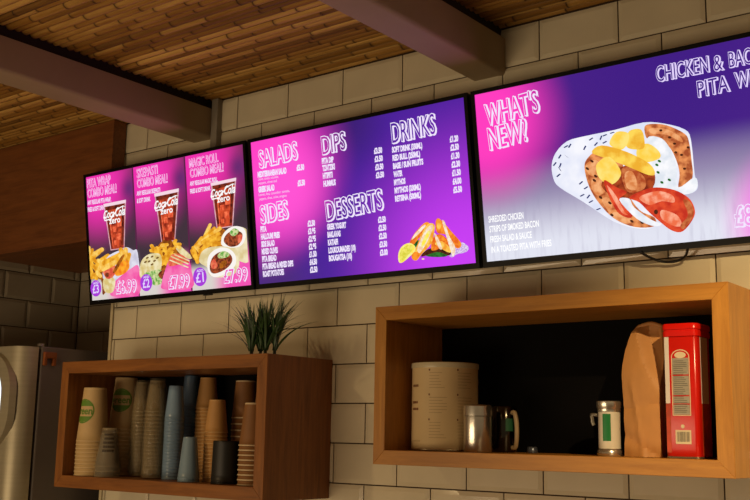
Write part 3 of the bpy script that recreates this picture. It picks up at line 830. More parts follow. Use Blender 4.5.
class Pic:
    """flat picture made of lit shapes in thin layers on one screen; points given in photo pixels"""
    def __init__(s, scr): s.s = scr; s.bm = bmesh.new(); s.mats = []
    def mi(s, m):
        if m not in s.mats: s.mats.append(m)
        return s.mats.index(m)
    def clip(s, P):
        return [Vector((min(max(p.x, .001), SW - .001), min(max(p.y, .001), SH - .001), 0)) for p in P]
    def poly(s, pts, m, smooth=4, raw=False):
        P = [s.s.uv(*p) for p in pts]
        if smooth: P = spline(P, smooth, True)
        P = s.clip(P)
        z = s.s.z(); vs = [s.bm.verts.new((p.x, p.y, z)) for p in P]
        try:
            f = s.bm.faces.new(vs); f.material_index = s.mi(m)
            if f.normal.z < 0: f.normal_flip()
        except ValueError: return
        bmesh.ops.triangulate(s.bm, faces=[f], ngon_method='EAR_CLIP')
    def ell(s, c, rx, ry, m, rot=0, n=20):
        pts = []
        for k in range(n):
            a = 2 * math.pi * k / n; x = rx * math.cos(a); y = ry * math.sin(a)
            pts.append((c[0] + x * math.cos(rot) - y * math.sin(rot), c[1] + x * math.sin(rot) + y * math.cos(rot)))
        s.poly(pts, m, 0)
    def cap_(s, a, b, w, m, w2=None):
        w2 = w2 or w; d = Vector((b[0] - a[0], b[1] - a[1])); L_ = d.length or 1; d /= L_; n = Vector((-d.y, d.x))
        pts = []
        for k in range(7):
            t = math.radians(90 + 30 * k); pts.append((a[0] + w * (math.cos(t) * d.x + math.sin(t) * n.x), a[1] + w * (math.cos(t) * d.y + math.sin(t) * n.y)))
        for k in range(7):
            t = math.radians(-90 + 30 * k); pts.append((b[0] + w2 * (math.cos(t) * d.x + math.sin(t) * n.x), b[1] + w2 * (math.cos(t) * d.y + math.sin(t) * n.y)))
        s.poly(pts, m, 0)
    def done(s, name, label=None):
        o = tobj(name, s.bm, s.mats, s.s.d, recalc=False)
        if label: o['label'] = label
        return o
WH = em('lit_white', 'f2e6ff', 1.0); PINKW = em('lit_pale_pink', 'f6c8f0', 1.0); WHP = em('lit_lilac_white', 'e4d4ff', 1.0)

# ---------- screen 2 : price list
def bg2(nt, v):
    c = lin('4a1f9a')
    c = linear(nt, v, c, 0, .25, .66, 'a22ee0') if False else mixc(nt, c, c, 0.0)
    c = radial(nt, v, c, (.68, -.02), .05, .46, 'c83cf4')
    c = radial(nt, v, c, (.34, .39), .0, .17, '3a1c74')
    c = radial(nt, v, c, (.06, -.02), .0, .22, '4a2a78')
    c = radial(nt, v, c, (.02, .31), .10, .36, 'ff40c4', 1, 1.15)
    c = radial(nt, v, c, (.12, .25), .02, .20, 'ff52d4')
    return c
s2 = Screen(1, 'middle menu screen listing salads, dips, drinks, sides and desserts in pink and purple')
s2.display(bg2)
for t_, bl, br, cap in (('SALADS', (259.6, 168.2), (297.6, 158.8), 17.5), ('DIPS', (322.6, 154.6), (346, 149), 18), ('DRINKS', (392.4, 143.2), (436, 133.5), 20),
                        ('SIDES', (261.4, 223.8), (288.5, 217.8), 18), ('DESSERTS', (327.1, 221), (383.4, 208.8), 20)):
    s2.txt('heading', t_, bl, br, cap, WH, bold=.012, mode='neon')
def rows(scr, items, name, cap=5.3, bold=.06, mt=None):
    bm = bmesh.new()
    for t_, x, y, xr, slope in items:
        scr.txt('', t_, (x, y), (xr, y - (xr - x) * slope), cap, None, bold=bold, bm=bm)
    tobj(name, bm, [mt or WH], scr.d, recalc=False)
rows(s2, [('MEDITERRANEAN SALAD', 258, 177.4, 286.8, .15)], 'salad_list')
rows(s2, [('GREEK SALAD', 258.8, 192.4, 274.8, .15)], 'salad_list')
rows(s2, [('Leaves, tomato, cucumber,', 258.6, 180.6, 279, .14), ('peppers, olives and', 258.8, 184.5, 277, .14)], 'salad_notes', 2.6, .01, PINKW)
rows(s2, [('Leaves, feta, cucumber, tomato,', 259, 196.2, 290, .14), ('peppers, olives, onion, oregano', 259.6, 200.4, 287, .14)], 'salad_notes', 2.6, .01, PINKW)
rows(s2, [('£5.50', 297, 170.6, 304.6, .14), ('£5.50', 298, 186, 305.4, .14)], 'salad_prices')
rows(s2, [('PITA DIP', 322.3, 163.8, 334, .16), ('TZATZIKI', 322.8, 171, 335.3, .16), ('HTIPITI', 323.3, 178.6, 333, .15), ('HUMMUS', 323.9, 186.6, 336.2, .15)], 'dips_list')
rows(s2, [('£3.50', 374.4 + 1.3 * k / 2, 153.8 + 8.1 * k, 382.6 + 1.3 * k / 2, .15) for k in range(4)], 'dips_prices')
rows(s2, [(t_, 392.5 + k * .53, 152.6 + 8.15 * k, xr, .155) for k, (t_, xr) in enumerate((('SOFT DRINK (330ML)', 422.7), ('RED BULL (250ML)', 420.6), ('BASE / SUN FRUITS', 423.8), ('WATER', 403), ('MYTHOS', 406), ('MYTHOS (330ML)', 421.3), ('RETSINA (500ML)', 421.6)))], 'drinks_list', 5.3)
rows(s2, [(t_, 450.3 + k * .6, 142.2 + 8.45 * k, 458.8 + k * .65, .155) for k, t_ in enumerate(('£1.20', '£2.50', '£1.30', '£2.30', '£1.50', '£4.00', '£5.50'))], 'drinks_prices', 5.6)
rows(s2, [(t_, 261.2 + k * .42, 232 + 7.45 * k, xr, .11) for k, (t_, xr) in enumerate((('PITA', 267.2), ('HALLOUMI FRIES', 280.4), ('SIDE SALAD', 275.3), ('MIXED OLIVES', 278.5), ('PITA BREAD', 277.2), ('PITA BREAD & MIXED DIPS', 294), ('ROAST POTATOES', 284.7)))], 'sides_list')
rows(s2, [(t_, 308.3 + k * .42, 226.3 + 7.7 * k, 315.7 + k * .42, .11) for k, t_ in enumerate(('£2.50', '£3.95', '£2.95', '£2.95', '£1.50', '£4.50', '£2.50'))], 'sides_prices')
rows(s2, [(t_, 327.8 + k * .5, 229.6 + 7.85 * k, xr, .11) for k, (t_, xr) in enumerate((('GREEK YOGURT', 346.9), ('BAKLAVAS', 341.4), ('KATAIFI', 338.8), ('LOUKOUMADES (10)', 356.4), ('BOUGATSA (10)', 352.8)))], 'desserts_list')
rows(s2, [(t_, 378.8 + k * .5, 222.6 + 8.2 * k, 386.6 + k * .5, .11) for k, t_ in enumerate(('£2.50', '£2.50', '£2.50', '£3.50', '£3.00'))], 'desserts_prices', 5.4)
# fried fillets with lemon
F_or = em('lit_batter_orange', 'ff9a2a', 1, c2='e8641a', scale=90); F_ye = em('lit_batter_yellow', 'ffd45c', 1, c2='f59a2c', scale=80)
F_cr = em('lit_cream', 'fdf0dc', 1, c2='f2c9a0', scale=120); F_gr = em('lit_herb', '2c7a2c', 1, c2='0f4a1c', scale=120); F_le = em('lit_lemon', 'ffe94a', 1, c2='f6f2a0', scale=90)
F_dk = em('lit_dark_brown', '5a2410', 1, c2='2a0f0a', scale=120); F_lace = em('lit_paper_lace', 'e8dcf4', 1, c2='b98fd8', scale=260)
def Z7(x, y): return (390 + x / 8.333, 210 + y / 8.333)
def zp(L_): return [Z7(*p) for p in L_]
pc = Pic(s2)
pc.poly(zp([(530, 330), (600, 270), (660, 310), (640, 350), (560, 370), (520, 395), (480, 360)]), F_lace)
pc.poly(zp([(300, 340), (420, 300), (500, 340), (480, 385), (380, 392), (300, 380)]), F_gr)
pc.poly(zp([(190, 280), (240, 250), (260, 290), (240, 320)]), F_gr)
pc.poly(zp([(270, 390), (290, 350), (350, 320), (500, 330), (500, 380), (400, 350)]), F_dk)
pc.poly(zp([(170, 270), (215, 190), (290, 110), (330, 105), (320, 150), (260, 220), (200, 290)]), F_or)
pc.poly(zp([(185, 250), (225, 185), (290, 125), (300, 140), (240, 205)]), F_cr)
pc.poly(zp([(350, 330), (360, 240), (420, 200), (490, 250), (520, 320), (500, 350), (430, 320), (390, 335)]), F_or)
pc.poly(zp([(380, 280), (440, 260), (520, 330), (500, 355), (430, 320)]), F_ye)
pc.poly(zp([(385, 110), (405, 68), (450, 100), (520, 180), (590, 260), (600, 300), (570, 320), (530, 290), (480, 210), (400, 190)]), F_or)
pc.poly(zp([(395, 100), (410, 78), (440, 110), (420, 160), (400, 150)]), F_ye)
pc.poly(zp([(440, 90), (465, 105), (500, 215), (550, 310), (535, 390), (510, 330), (470, 200)]), F_cr)
pc.poly(zp([(375, 200), (395, 210), (440, 310), (430, 330), (405, 300)]), F_cr)
pc.poly(zp([(190, 380), (230, 300), (270, 200), (320, 120), (370, 115), (380, 160), (350, 280), (270, 370), (230, 420), (195, 410)]), F_ye)
pc.poly(zp([(240, 300), (300, 170), (350, 125), (365, 150), (320, 260), (265, 350), (240, 350)]), F_cr)
pc.poly(zp([(270, 280), (320, 180), (340, 190), (310, 260), (280, 310)]), F_le)
pc.poly(zp([(190, 360), (240, 350), (250, 390), (215, 422), (190, 400)]), F_or)
pc.poly(zp([(80, 430), (78, 360), (110, 300), (170, 275), (215, 300), (215, 340), (170, 390), (110, 438)]), F_le)
pc.poly(zp([(92, 420), (90, 365), (115, 318), (165, 290), (200, 310), (165, 370), (112, 425)]), em('lit_lemon_flesh', 'f4e86a', 1, c2='d8d040', scale=160))
pc.ell(Z7(283, 408), 1.4, .9, F_cr)
pc.done('food_picture', 'fried fillets with lemon wedge')

# ---------- screen 3 : what's new
def bg3(nt, v):
    N = nt.nodes; L = nt.links
    c = mixc(nt, lin('4a1f88'), lin('4a1f88'), 0.0)
    c = radial(nt, v, c, (.45, .32), .0, .4, '3e1a84')
    c = linear(nt, v, c, 1, .24, .15, '8d7fa8'); c = linear(nt, v, c, 1, .17, .02, 'e2e4f2')
    mp = N.new('ShaderNodeMapping'); mp.inputs['Scale'].default_value = (60, 9, 1); mp.inputs['Rotation'].default_value = (0, 0, -.5); L.new(v, mp.inputs[0])
    nz = N.new('ShaderNodeTexNoise'); nz.inputs['Scale'].default_value = 1.2; nz.inputs['Detail'].default_value = 4; L.new(mp.outputs[0], nz.inputs['Vector'])
    mr = N.new('ShaderNodeMapRange'); mr.inputs['From Min'].default_value = .5; mr.inputs['From Max'].default_value = .75; mr.inputs['To Max'].default_value = .25; L.new(nz.outputs['Fac'], mr.inputs[0])
    sp = N.new('ShaderNodeSeparateXYZ'); L.new(v, sp.inputs[0])
    m2 = N.new('ShaderNodeMapRange'); m2.inputs['From Min'].default_value = .2; m2.inputs['From Max'].default_value = .1; L.new(sp.outputs[1], m2.inputs[0])
    mm = N.new('ShaderNodeMath'); mm.operation = 'MULTIPLY'; L.new(mr.outputs[0], mm.inputs[0]); L.new(m2.outputs[0], mm.inputs[1])
    c = mixc(nt, c, lin('8f86a8'), mm.outputs[0])
    c = radial(nt, v, c, (.03, .32), .06, .23, 'ff3cc0')
    c = radial(nt, v, c, (.70, .03), .05, .17, 'ff4fe4')
    return c
s3 = Screen(2, "right menu screen headed what's new with a wrapped pita picture")
s3.display(bg3)
s3.txt('heading', "WHAT'S", (486.8, 126), (539.4, 111.4), 21.5, WH, bold=.012, mode='neon')
s3.txt('heading', 'NEW?', (490, 150), (528, 140.2), 22, WH, bold=.012, mode='neon')
s3.txt('title', 'CHICKEN', (656.8, 82), (709, 71.6), 15.5, WHP, bold=.01, mode='neon')
s3.txt('title', '&', (714.2, 71.3), (723.4, 69.4), 15.5, WHP, bold=.01, mode='neon')
s3.txt('title', 'BACON', (729.6, 67.6), (772, 59), 15.5, WHP, bold=.01, mode='neon')
s3.txt('title', 'PITA', (698.4, 97.2), (729.6, 90.8), 16, WHP, bold=.01, mode='neon')
s3.txt('title', 'WRAP', (736, 88.6), (774, 80), 16, WHP, bold=.01, mode='neon')
s3.txt('price', '£8.49', (735, 226.5), (778, 223), 21, WH, bold=.012, mode='neon')
rows(s3, [('SHREDDED CHICKEN', 489, 222.6, 523.9, .12), ('STRIPS OF SMOKED BACON', 489.9, 232.4, 539.4, .12), ('FRESH SALAD & SAUCE', 490.9, 242.6, 532.3, .12), ('IN A TOASTED PITA WITH FRIES', 492, 253, 552, .12)], 'ingredients', 6.2, .02, em('lit_bright_white', 'ffffff', 1.05))
P_wh = em('lit_wrap_paper', 'f8f8ff', 1, c2='dfe4f8', scale=14); P_navy = em('lit_navy_print', '2a3570', 1)
P_pita = em('lit_pita', 'f0985a', 1, c2='a8502a', scale=60); P_pita2 = em('lit_pita_light', 'f8b47c', 1, c2='dc8248', scale=60); P_char = em('lit_char', '4a2010', 1)
P_fry = em('lit_chip', 'ffd858', 1, c2='f0b030', scale=40); P_fry2 = em('lit_chip_light', 'ffe47a', 1, c2='ffd24a', scale=40)
P_meat = em('lit_meat', 'b04a20', 1, c2='7a2412', scale=70); P_meat2 = em('lit_meat_light', 'd8804a', 1, c2='b04a24', scale=80)
P_bac = em('lit_bacon', 'e8502c', 1, c2='c42c1c', scale=45); P_bac2 = em('lit_bacon_pale', 'ffb090', 1, c2='f07048', scale=60)
P_sau = em('lit_sauce', 'fbfbff', 1, c2='dfe6f0', scale=40)
def Z6(L_): return [(545 + x / 4, 115 + y / 4) for x, y in L_]
pc = Pic(s3)
pc.poly(Z6([(28, 200), (45, 150), (90, 105), (160, 85), (280, 60), (395, 30), (480, 35), (560, 58), (585, 100), (600, 240), (613, 282), (590, 312), (480, 340), (440, 445), (360, 452), (290, 432), (240, 405), (150, 345), (60, 290), (35, 255)]), P_wh, 3)
rnd = random.Random(5)
for x, y, a in ((60, 165, 1), (88, 165, -.7), (40, 195, .9), (62, 200, 1.2), (85, 125, .5), (100, 122, 1), (55, 240, .7), (60, 215, -1), (185, 95, .6), (160, 130, 1.1), (205, 115, .8), (240, 80, .4), (145, 270, .7), (165, 290, .6), (150, 320, .5), (185, 345, .5), (215, 375, .4), (240, 108, .5), (270, 70, .3), (225, 90, 1.2), (175, 325, .9)):
    dx, dy = 9 * math.cos(a), 9 * math.sin(a)
    pc.poly(Z6([(x - dx - 2, y + dy), (x + dx - 2, y - dy), (x + dx + 3, y - dy + 3), (x - dx + 3, y + dy + 3)]), P_navy, 0)
pc.poly(Z6([(400, 48), (430, 36), (490, 42), (560, 75), (578, 110), (588, 180), (592, 250), (560, 290), (535, 288), (540, 240), (530, 190), (500, 130), (450, 95), (410, 95)]), P_pita)
pc.poly(Z6([(420, 55), (480, 55), (540, 85), (550, 110), (490, 80), (430, 75)]), P_pita2)
for x, y in ((465, 62), (500, 90), (520, 115), (548, 160), (560, 215), (525, 150), (575, 130)): pc.ell((545 + x / 4, 115 + y / 4), 1.6, 1.2, P_char)
pc.poly(Z6([(160, 210), (175, 170), (220, 140), (300, 150), (330, 300), (380, 380), (440, 410), (440, 445), (360, 448), (280, 415), (220, 355), (180, 290)]), P_pita)
for p_ in ([(165, 200), (200, 180), (225, 200), (215, 240), (180, 240)], [(185, 270), (215, 250), (245, 275), (240, 310), (205, 320)], [(230, 340), (255, 330), (270, 360), (260, 390)], [(275, 390), (320, 395), (350, 420), (330, 435), (280, 415)]):
    pc.poly(Z6(p_), P_pita2)
for x, y in ((172, 215), (205, 245), (200, 262), (225, 330), (262, 352), (270, 400), (390, 430), (190, 185), (350, 425)): pc.ell((545 + x / 4, 115 + y / 4), 2.0, 1.2, P_char, .6)
pc.poly(Z6([(410, 95), (470, 95), (510, 150), (530, 215), (535, 290), (600, 250), (613, 282), (590, 312), (530, 318), (440, 300), (430, 200)]), P_sau)
for x, y in ((460, 185), (450, 200), (470, 270), (500, 260), (455, 230)): pc.ell((545 + x / 4, 115 + y / 4), 1.8, 1.2, F_gr, .5)
pc.poly(Z6([(230, 270), (330, 200), (430, 215), (435, 290), (350, 330), (320, 380), (260, 320)]), P_meat)
pc.poly(Z6([(310, 215), (350, 210), (400, 250), (400, 295), (340, 310), (315, 270)]), P_meat2)
pc.poly(Z6([(322, 235), (350, 225), (370, 265), (365, 300), (330, 290)]), P_pita2)
pc.poly(Z6([(375, 130), (415, 115), (458, 145), (460, 175), (400, 190), (370, 165)]), P_fry2)
pc.poly(Z6([(325, 110), (340, 65), (385, 58), (400, 95), (395, 135), (340, 135)]), P_fry)
pc.poly(Z6([(262, 105), (290, 68), (338, 75), (330, 120), (305, 140), (268, 125)]), P_fry2)
pc.poly(Z6([(190, 150), (230, 122), (330, 148), (420, 195), (443, 235), (415, 240), (330, 205), (240, 172)]), P_fry)
pc.poly(Z6([(215, 190), (262, 168), (308, 232), (272, 278), (225, 258), (208, 220)]), P_fry2)
pc.poly(Z6([(238, 262), (290, 290), (330, 310), (300, 340), (350, 380), (345, 412), (300, 395), (270, 350)]), P_bac)
pc.poly(Z6([(250, 280), (285, 320), (320, 385), (335, 400), (310, 390), (275, 335)]), P_bac2)
pc.poly(Z6([(300, 340), (340, 335), (360, 370), (430, 420), (470, 435), (440, 445), (370, 415)]), P_sau)
pc.poly(Z6([(340, 330), (400, 300), (450, 290), (520, 300), (575, 330), (600, 370), (598, 410), (555, 465), (510, 462), (460, 425), (420, 390), (380, 350)]), P_bac)
pc.poly(Z6([(380, 330), (450, 305), (510, 320), (520, 350), (470, 345), (420, 360)]), P_bac2)
pc.poly(Z6([(470, 380), (530, 400), (550, 440), (520, 445), (470, 415)]), P_bac2)
pc.poly(Z6([(555, 340), (585, 350), (597, 400), (560, 455), (545, 440), (575, 400)]), P_meat2)
pc.ell((545 + 447 / 4, 115 + 388 / 4), 2, 2.4, P_char)
pc.done('food_picture', 'pita wrap with chips and bacon in printed paper')

# ---------- screen 1 : three combo meals
s1 = Screen(0, 'left menu screen with three combo meal panels, cola glasses and prices')
u = [0, s1.uv(136.5, 230).x, s1.uv(189, 225).x, SW]
def bg1(nt, v):
    N = nt.nodes; L = nt.links
    sp = N.new('ShaderNodeSeparateXYZ'); L.new(v, sp.inputs[0])
    tot = None
    for k in range(3):
        a, w = u[k], u[k + 1] - u[k]
        c = mixc(nt, lin('40303c'), lin('40303c'), 0.0)
        c = radial(nt, v, c, (a + w * .95, .30), .0, .12, '3c1c40')
        c = radial(nt, v, c, (a + w * .25, .36), .05, .23, 'f02fae')
        c = radial(nt, v, c, (a + w * .9, .33), .0, .06, '6a2870')
        c = linear(nt, v, c, 1, .085, .05, 'd8d2cc')
        c = radial(nt, v, c, (a + w * .85, .01), .05, .13, 'f252b4')
        if tot is None: tot = c
        else:
            gt_ = N.new('ShaderNodeMath'); gt_.operation = 'GREATER_THAN'; gt_.inputs[1].default_value = a; L.new(sp.outputs[0], gt_.inputs[0])
            tot = mixc(nt, tot, c, gt_.outputs[0])
    return tot
s1.display(bg1)
for k in (1, 2):
    bm = bmesh.new(); z_ = s1.z(); bm.faces.new([bm.verts.new((u[k] + dx, y, z_)) for dx, y in ((-.006, .001), (.0, .001), (.0, SH - .001), (-.006, SH - .001))])
    tobj('panel_divider', bm, em('lit_divider', '5a2048', 1), s1.d, recalc=False)
HL = (('PITA WRAP', (87.4, 188), (110.4, 183.2)), ('COMBO MEAL!', (87.8, 197.8), (116.4, 192.2)), ('SKEPASTI', (137, 177.8), (157.6, 173.4)), ('COMBO MEAL!', (137.4, 187.8), (167.4, 182.2)), ('MAGIC ROLL', (189.5, 167.6), (218.2, 161.4)), ('COMBO MEAL!', (190.4, 177.6), (223.4, 171)))
for t_, a, b in HL: s1.txt('heading', t_, a, b, 8.6, em('lit_soft_pink', 'f8c4f0', 1), bold=.0, mode='neon')
rows(s1, [('ANY REGULAR PITA WRAP,', 88, 205, 111.4, .16), ('FRIES & SOFT DRINK', 88.2, 212, 106, .16)], 'meal_notes', 4.3, .03, WH)
rows(s1, [('ANY REGULAR SKEPASTI', 137.2, 195.8, 160.6, .17), ('& SOFT DRINK', 137.4, 203.2, 150.8, .17)], 'meal_notes', 4.3, .03, WH)
rows(s1, [('ANY REGULAR MAGIC ROLL,', 190.3, 186, 218.2, .17), ('FRIES & SOFT DRINK', 190.6, 193.6, 211, .17)], 'meal_notes', 4.3, .03, WH)
C_cola = em('lit_cola', 'd8502c', 1, c2='7a1e14', scale=40); C_dark = em('lit_cola_dark', '86301c', 1, c2='4a1410', scale=60); C_gl = em('lit_glass_edge', 'e8b8c0', 1, c2='c890a0', scale=60); C_hi = em('lit_cola_glow', 'ff7a50', 1, c2='d84a2c', scale=90); C_rim = em('lit_rim', 'f6d8e4', 1)
def glass(tl, tr, bl_, br_):
    pc = Pic(s1)
    f = lambda a, b, t: (a[0] + (b[0] - a[0]) * t, a[1] + (b[1] - a[1]) * t)
    def q(u0, u1, v0, v1, m):
        P = []
        for (uu, vv) in ((u0, v0), (u1, v0), (u1, v1), (u0, v1)): P.append(f(f(tl, tr, uu), f(bl_, br_, uu), vv))
        pc.poly(P, m, 0)
    q(0, 1, 0, 1, C_gl); q(.05, .95, .05, .98, C_cola); q(.05, .95, .05, .13, C_dark); q(.07, .22, .14, .9, C_dark); q(.8, .93, .2, .92, C_dark)
    for (a, b_, c_, d_) in ((.3, .5, .5, .62), (.5, .75, .66, .8), (.3, .48, .8, .9), (.55, .8, .42, .52)): q(a, b_, c_, d_, C_hi)
    q(.18, .24, .15, .95, C_hi)
    q(0, 1, -.02, .045, C_rim)
    o = pc.done('drink_picture', 'glass of cola with white script logo')
    w = tr[0] - tl[0]; h = bl_[1] - tl[1]
    sl = (tr[1] - tl[1]) / w
    bm = bmesh.new(); bx = tl[0] + w * .02; by = tl[1] + h * .30
    s1.txt('', 'Coca', (bx + w * .0, by + sl * 0), (bx + w * .47, by + sl * w * .47), 7.5, None, bold=.025, shear=.35, bm=bm)
    s1.txt('', 'Cola', (bx + w * .52, by + sl * w * .52), (bx + w * .95, by + sl * w * .95), 8.3, None, bold=.025, shear=.35, bm=bm)
    s1.txt('', 'zero', (bx + w * .24, by + h * .14 + sl * w * .2), (bx + w * .74, by + h * .14 + sl * w * .7), 6.2, None, bold=.02, bm=bm)
    # swash under the script
    P = [s1.uv(bx + w * t, by + sl * w * t + dy) for t, dy in ((.0, -3), (.05, 1.6), (.3, 1.2), (.6, -7.6), (.85, -9.4), (.98, -8), (.84, -8.3), (.62, -6.4), (.33, 2.3), (.04, 2.8), (-.02, -1))]
    z_ = s1.z(); f_ = bm.faces.new([bm.verts.new((p.x, p.y, z_)) for p in P]); bmesh.ops.triangulate(bm, faces=[f_])
    tobj('drink_logo', bm, [em('lit_logo_white', 'ffffff', 1)], s1.d, recalc=False)
glass((103.9, 205), (126.3, 200.6), (111, 250.5), (124.8, 248.5)); glass((154.9, 194.6), (179.4, 189.4), (162, 242.5), (175.6, 241)); glass((211.4, 184), (236.9, 178.6), (217.5, 229), (233.6, 226.5))
# meals
fr_a = em('lit_fry', 'ffc23c', 1, c2='d88a18', scale=60); fr_b = em('lit_fry_pale', 'ffd870', 1, c2='f0a828', scale=60); fr_d = em('lit_fry_brown', 'b86818', 1, c2='7a3c10', scale=80)
paper = em('lit_sheet', 'e4e2f0', 1, c2='c8c4d8', scale=40); pinkp = em('lit_pink_sheet', 'f87cb8', 1, c2='f24fa4', scale=30)
bread = em('lit_bread', 'f0e4b8', 1, c2='d8c078', scale=50); salad = em('lit_salad', '5aa63c', 1, c2='d8dca0', scale=120); meat = em('lit_grill', 'b0502c', 1, c2='5a2416', scale=120); char = em('lit_sear', '7a5a2c', 1)
red_m = em('lit_red_meat', 'f0825a', 1, c2='d84a3c', scale=80)
rnd = random.Random(9)
def A(ox, oy, s_): return lambda x, y: (ox + x / s_, oy + y / s_)
# meal 1
a = A(86, 240, 8.333); pc = Pic(s1)
pc.poly([a(*p) for p in [(25, 330), (30, 270), (160, 240), (230, 300), (150, 460), (130, 330)]], fr_d)
for x0, y0, x1, y1, w in ((35, 60, 40, 190, 1.2), (60, 80, 50, 170, 1.4), (140, 80, 70, 120, 2.2), (120, 100, 60, 150, 1.8), (190, 130, 130, 170, 2), (50, 200, 110, 260, 2.2), (40, 230, 60, 310, 2.2), (90, 220, 130, 250, 2.2), (100, 270, 125, 300, 2), (60, 150, 110, 200, 2), (150, 180, 120, 240, 2), (75, 290, 95, 320, 2), (55, 180, 40, 250, 1.8), (110, 170, 150, 200, 1.8)):
    pc.cap_(a(x0, y0), a(x1, y1), w, rnd.choice([fr_a, fr_b, fr_a]))
pc.poly([a(*p) for p in [(180, 150), (300, 80), (350, 60), (400, 85), (440, 110), (448, 450), (230, 460), (250, 330), (150, 320)]], paper)
pc.poly([a(*p) for p in [(300, 300), (380, 240), (448, 220), (450, 455), (215, 462), (250, 350)]], pinkp)
pc.poly([a(*p) for p in [(150, 340), (190, 300), (250, 330), (240, 420), (200, 445), (160, 420)]], bread)
pc.poly([a(*p) for p in [(150, 250), (230, 190), (260, 250), (230, 310), (180, 320)]], red_m)
for x0, y0, x1, y1, w in ((160, 190, 300, 120, 2.6), (150, 240, 300, 160, 2.6), (300, 80, 320, 160, 2.2), (340, 80, 340, 150, 2.2), (270, 170, 320, 100, 2.2), (370, 120, 350, 200, 2)):
    pc.cap_(a(x0, y0), a(x1, y1), w, rnd.choice([fr_a, fr_b]))
pc.poly([a(*p) for p in [(250, 270), (300, 180), (360, 175), (370, 230), (330, 280), (270, 300)]], em('lit_chicken', 'ffae2c', 1, c2='ee7a1c', scale=60))
pc.poly([a(*p) for p in [(235, 260), (300, 140), (330, 130), (260, 260)]], fr_d)
pc.ell(a(185, 290), 2.2, 2.4, meat); pc.done('meal_picture', 'chips and wrapped pita')
# meal 2
a = A(138, 235, 8.333); pc = Pic(s1)
pc.poly([a(*p) for p in [(200, 60), (320, 60), (380, 120), (300, 330), (200, 400), (150, 200)]], fr_d)
pc.poly([a(*p) for p in [(320, 60), (450, 170), (445, 200), (390, 180), (330, 120)]], bread)
for _ in range(26):
    x, y = rnd.uniform(200, 330), rnd.uniform(45, 200); t_ = rnd.uniform(0, 3.14)
    pc.cap_(a(x, y), a(x + 45 * math.cos(t_), y + 45 * math.sin(t_)), 1.6, rnd.choice([fr_a, fr_b, fr_d]))
for x0, y0, x1, y1, w in ((125, 90, 160, 140, 1.8), (120, 130, 190, 140, 1.8), (210, 240, 290, 160, 2.2), (170, 110, 200, 160, 2)): pc.cap_(a(x0, y0), a(x1, y1), w, fr_a)
pc.poly([a(*p) for p in [(30, 250), (60, 190), (120, 155), (200, 165), (205, 280), (150, 345), (90, 340), (30, 350)]], bread)
for x, y in ((90, 190), (130, 180), (105, 220), (150, 215), (75, 225), (130, 245), (175, 190)): pc.ell(a(x, y), 1.6, .9, char, -.5)
pc.poly([a(*p) for p in [(60, 330), (120, 300), (200, 290), (250, 330), (240, 380), (170, 420), (120, 400)]], salad)
pc.poly([a(*p) for p in [(180, 330), (220, 290), (250, 320), (220, 370)]], meat)
pc.poly([a(*p) for p in [(240, 290), (270, 210), (300, 160), (380, 170), (440, 220), (460, 300), (464, 440), (230, 452), (210, 400)]], pinkp)
pc.poly([a(*p) for p in [(265, 220), (300, 160), (380, 165), (440, 230), (380, 240), (280, 260)]], red_m)
for x0, y0, x1, y1 in ((290, 180, 430, 240), (320, 165, 440, 215), (280, 210, 430, 270)): pc.cap_(a(x0, y0), a(x1, y1), .6, bread)
pc.done('meal_picture', 'chips between two filled pitas')
# meal 3
a = A(188, 220, 7.143); pc = Pic(s1)
pc.poly([a(*p) for p in [(30, 230), (120, 130), (260, 60), (290, 180), (120, 300), (60, 290)]], fr_d)
for x0, y0, x1, y1, w in ((170, 35, 130, 120, 1.7), (160, 60, 120, 160, 1.8), (200, 60, 90, 160, 1.8), (240, 60, 170, 110, 2), (110, 130, 50, 210, 2), (160, 120, 60, 200, 2), (230, 100, 120, 160, 2.2), (240, 130, 130, 190, 2.2), (50, 200, 80, 300, 2), (70, 190, 110, 240, 2), (180, 160, 100, 220, 2.2), (40, 220, 60, 260, 1.8), (250, 165, 190, 180, 2), (140, 200, 90, 260, 2)):
    pc.cap_(a(x0, y0), a(x1, y1), w, rnd.choice([fr_a, fr_b]))
wrapc = em('lit_tortilla', 'f2e6c0', 1, c2='dcc890', scale=30); white_r = em('lit_tortilla_edge', 'faf4ee', 1)
pc.poly([a(*p) for p in [(250, 150), (280, 80), (340, 45), (420, 60), (440, 110), (445, 300), (330, 260)]], wrapc)
pc.poly([a(*p) for p in [(250, 150), (275, 85), (340, 45), (410, 60), (425, 120), (390, 185), (320, 198), (260, 185)]], white_r)
pc.poly([a(*p) for p in [(268, 150), (290, 100), (340, 75), (395, 90), (400, 130), (370, 180), (310, 190)]], meat)
pc.poly([a(*p) for p in [(310, 90), (340, 60), (375, 75), (360, 105), (330, 115)]], salad); pc.poly([a(*p) for p in [(370, 110), (400, 110), (395, 150), (370, 165)]], red_m)
pc.poly([a(*p) for p in [(95, 300), (110, 230), (170, 195), (280, 190), (350, 220), (380, 300), (350, 380), (250, 410), (170, 395), (150, 340)]], wrapc)
pc.poly([a(*p) for p in [(150, 320), (165, 250), (220, 205), (290, 200), (345, 240), (355, 310), (310, 370), (210, 408), (165, 380)]], white_r)
pc.poly([a(*p) for p in [(168, 330), (190, 265), (250, 225), (310, 240), (330, 290), (290, 345), (220, 380), (180, 375)]], meat)
pc.poly([a(*p) for p in [(225, 250), (260, 222), (305, 235), (300, 262), (240, 275)]], salad); pc.poly([a(*p) for p in [(175, 310), (200, 280), (225, 330), (190, 350)]], red_m); pc.poly([a(*p) for p in [(250, 300), (290, 290), (280, 330), (240, 345)]], fr_d)
pc.done('meal_picture', 'chips and cut rolled wraps')
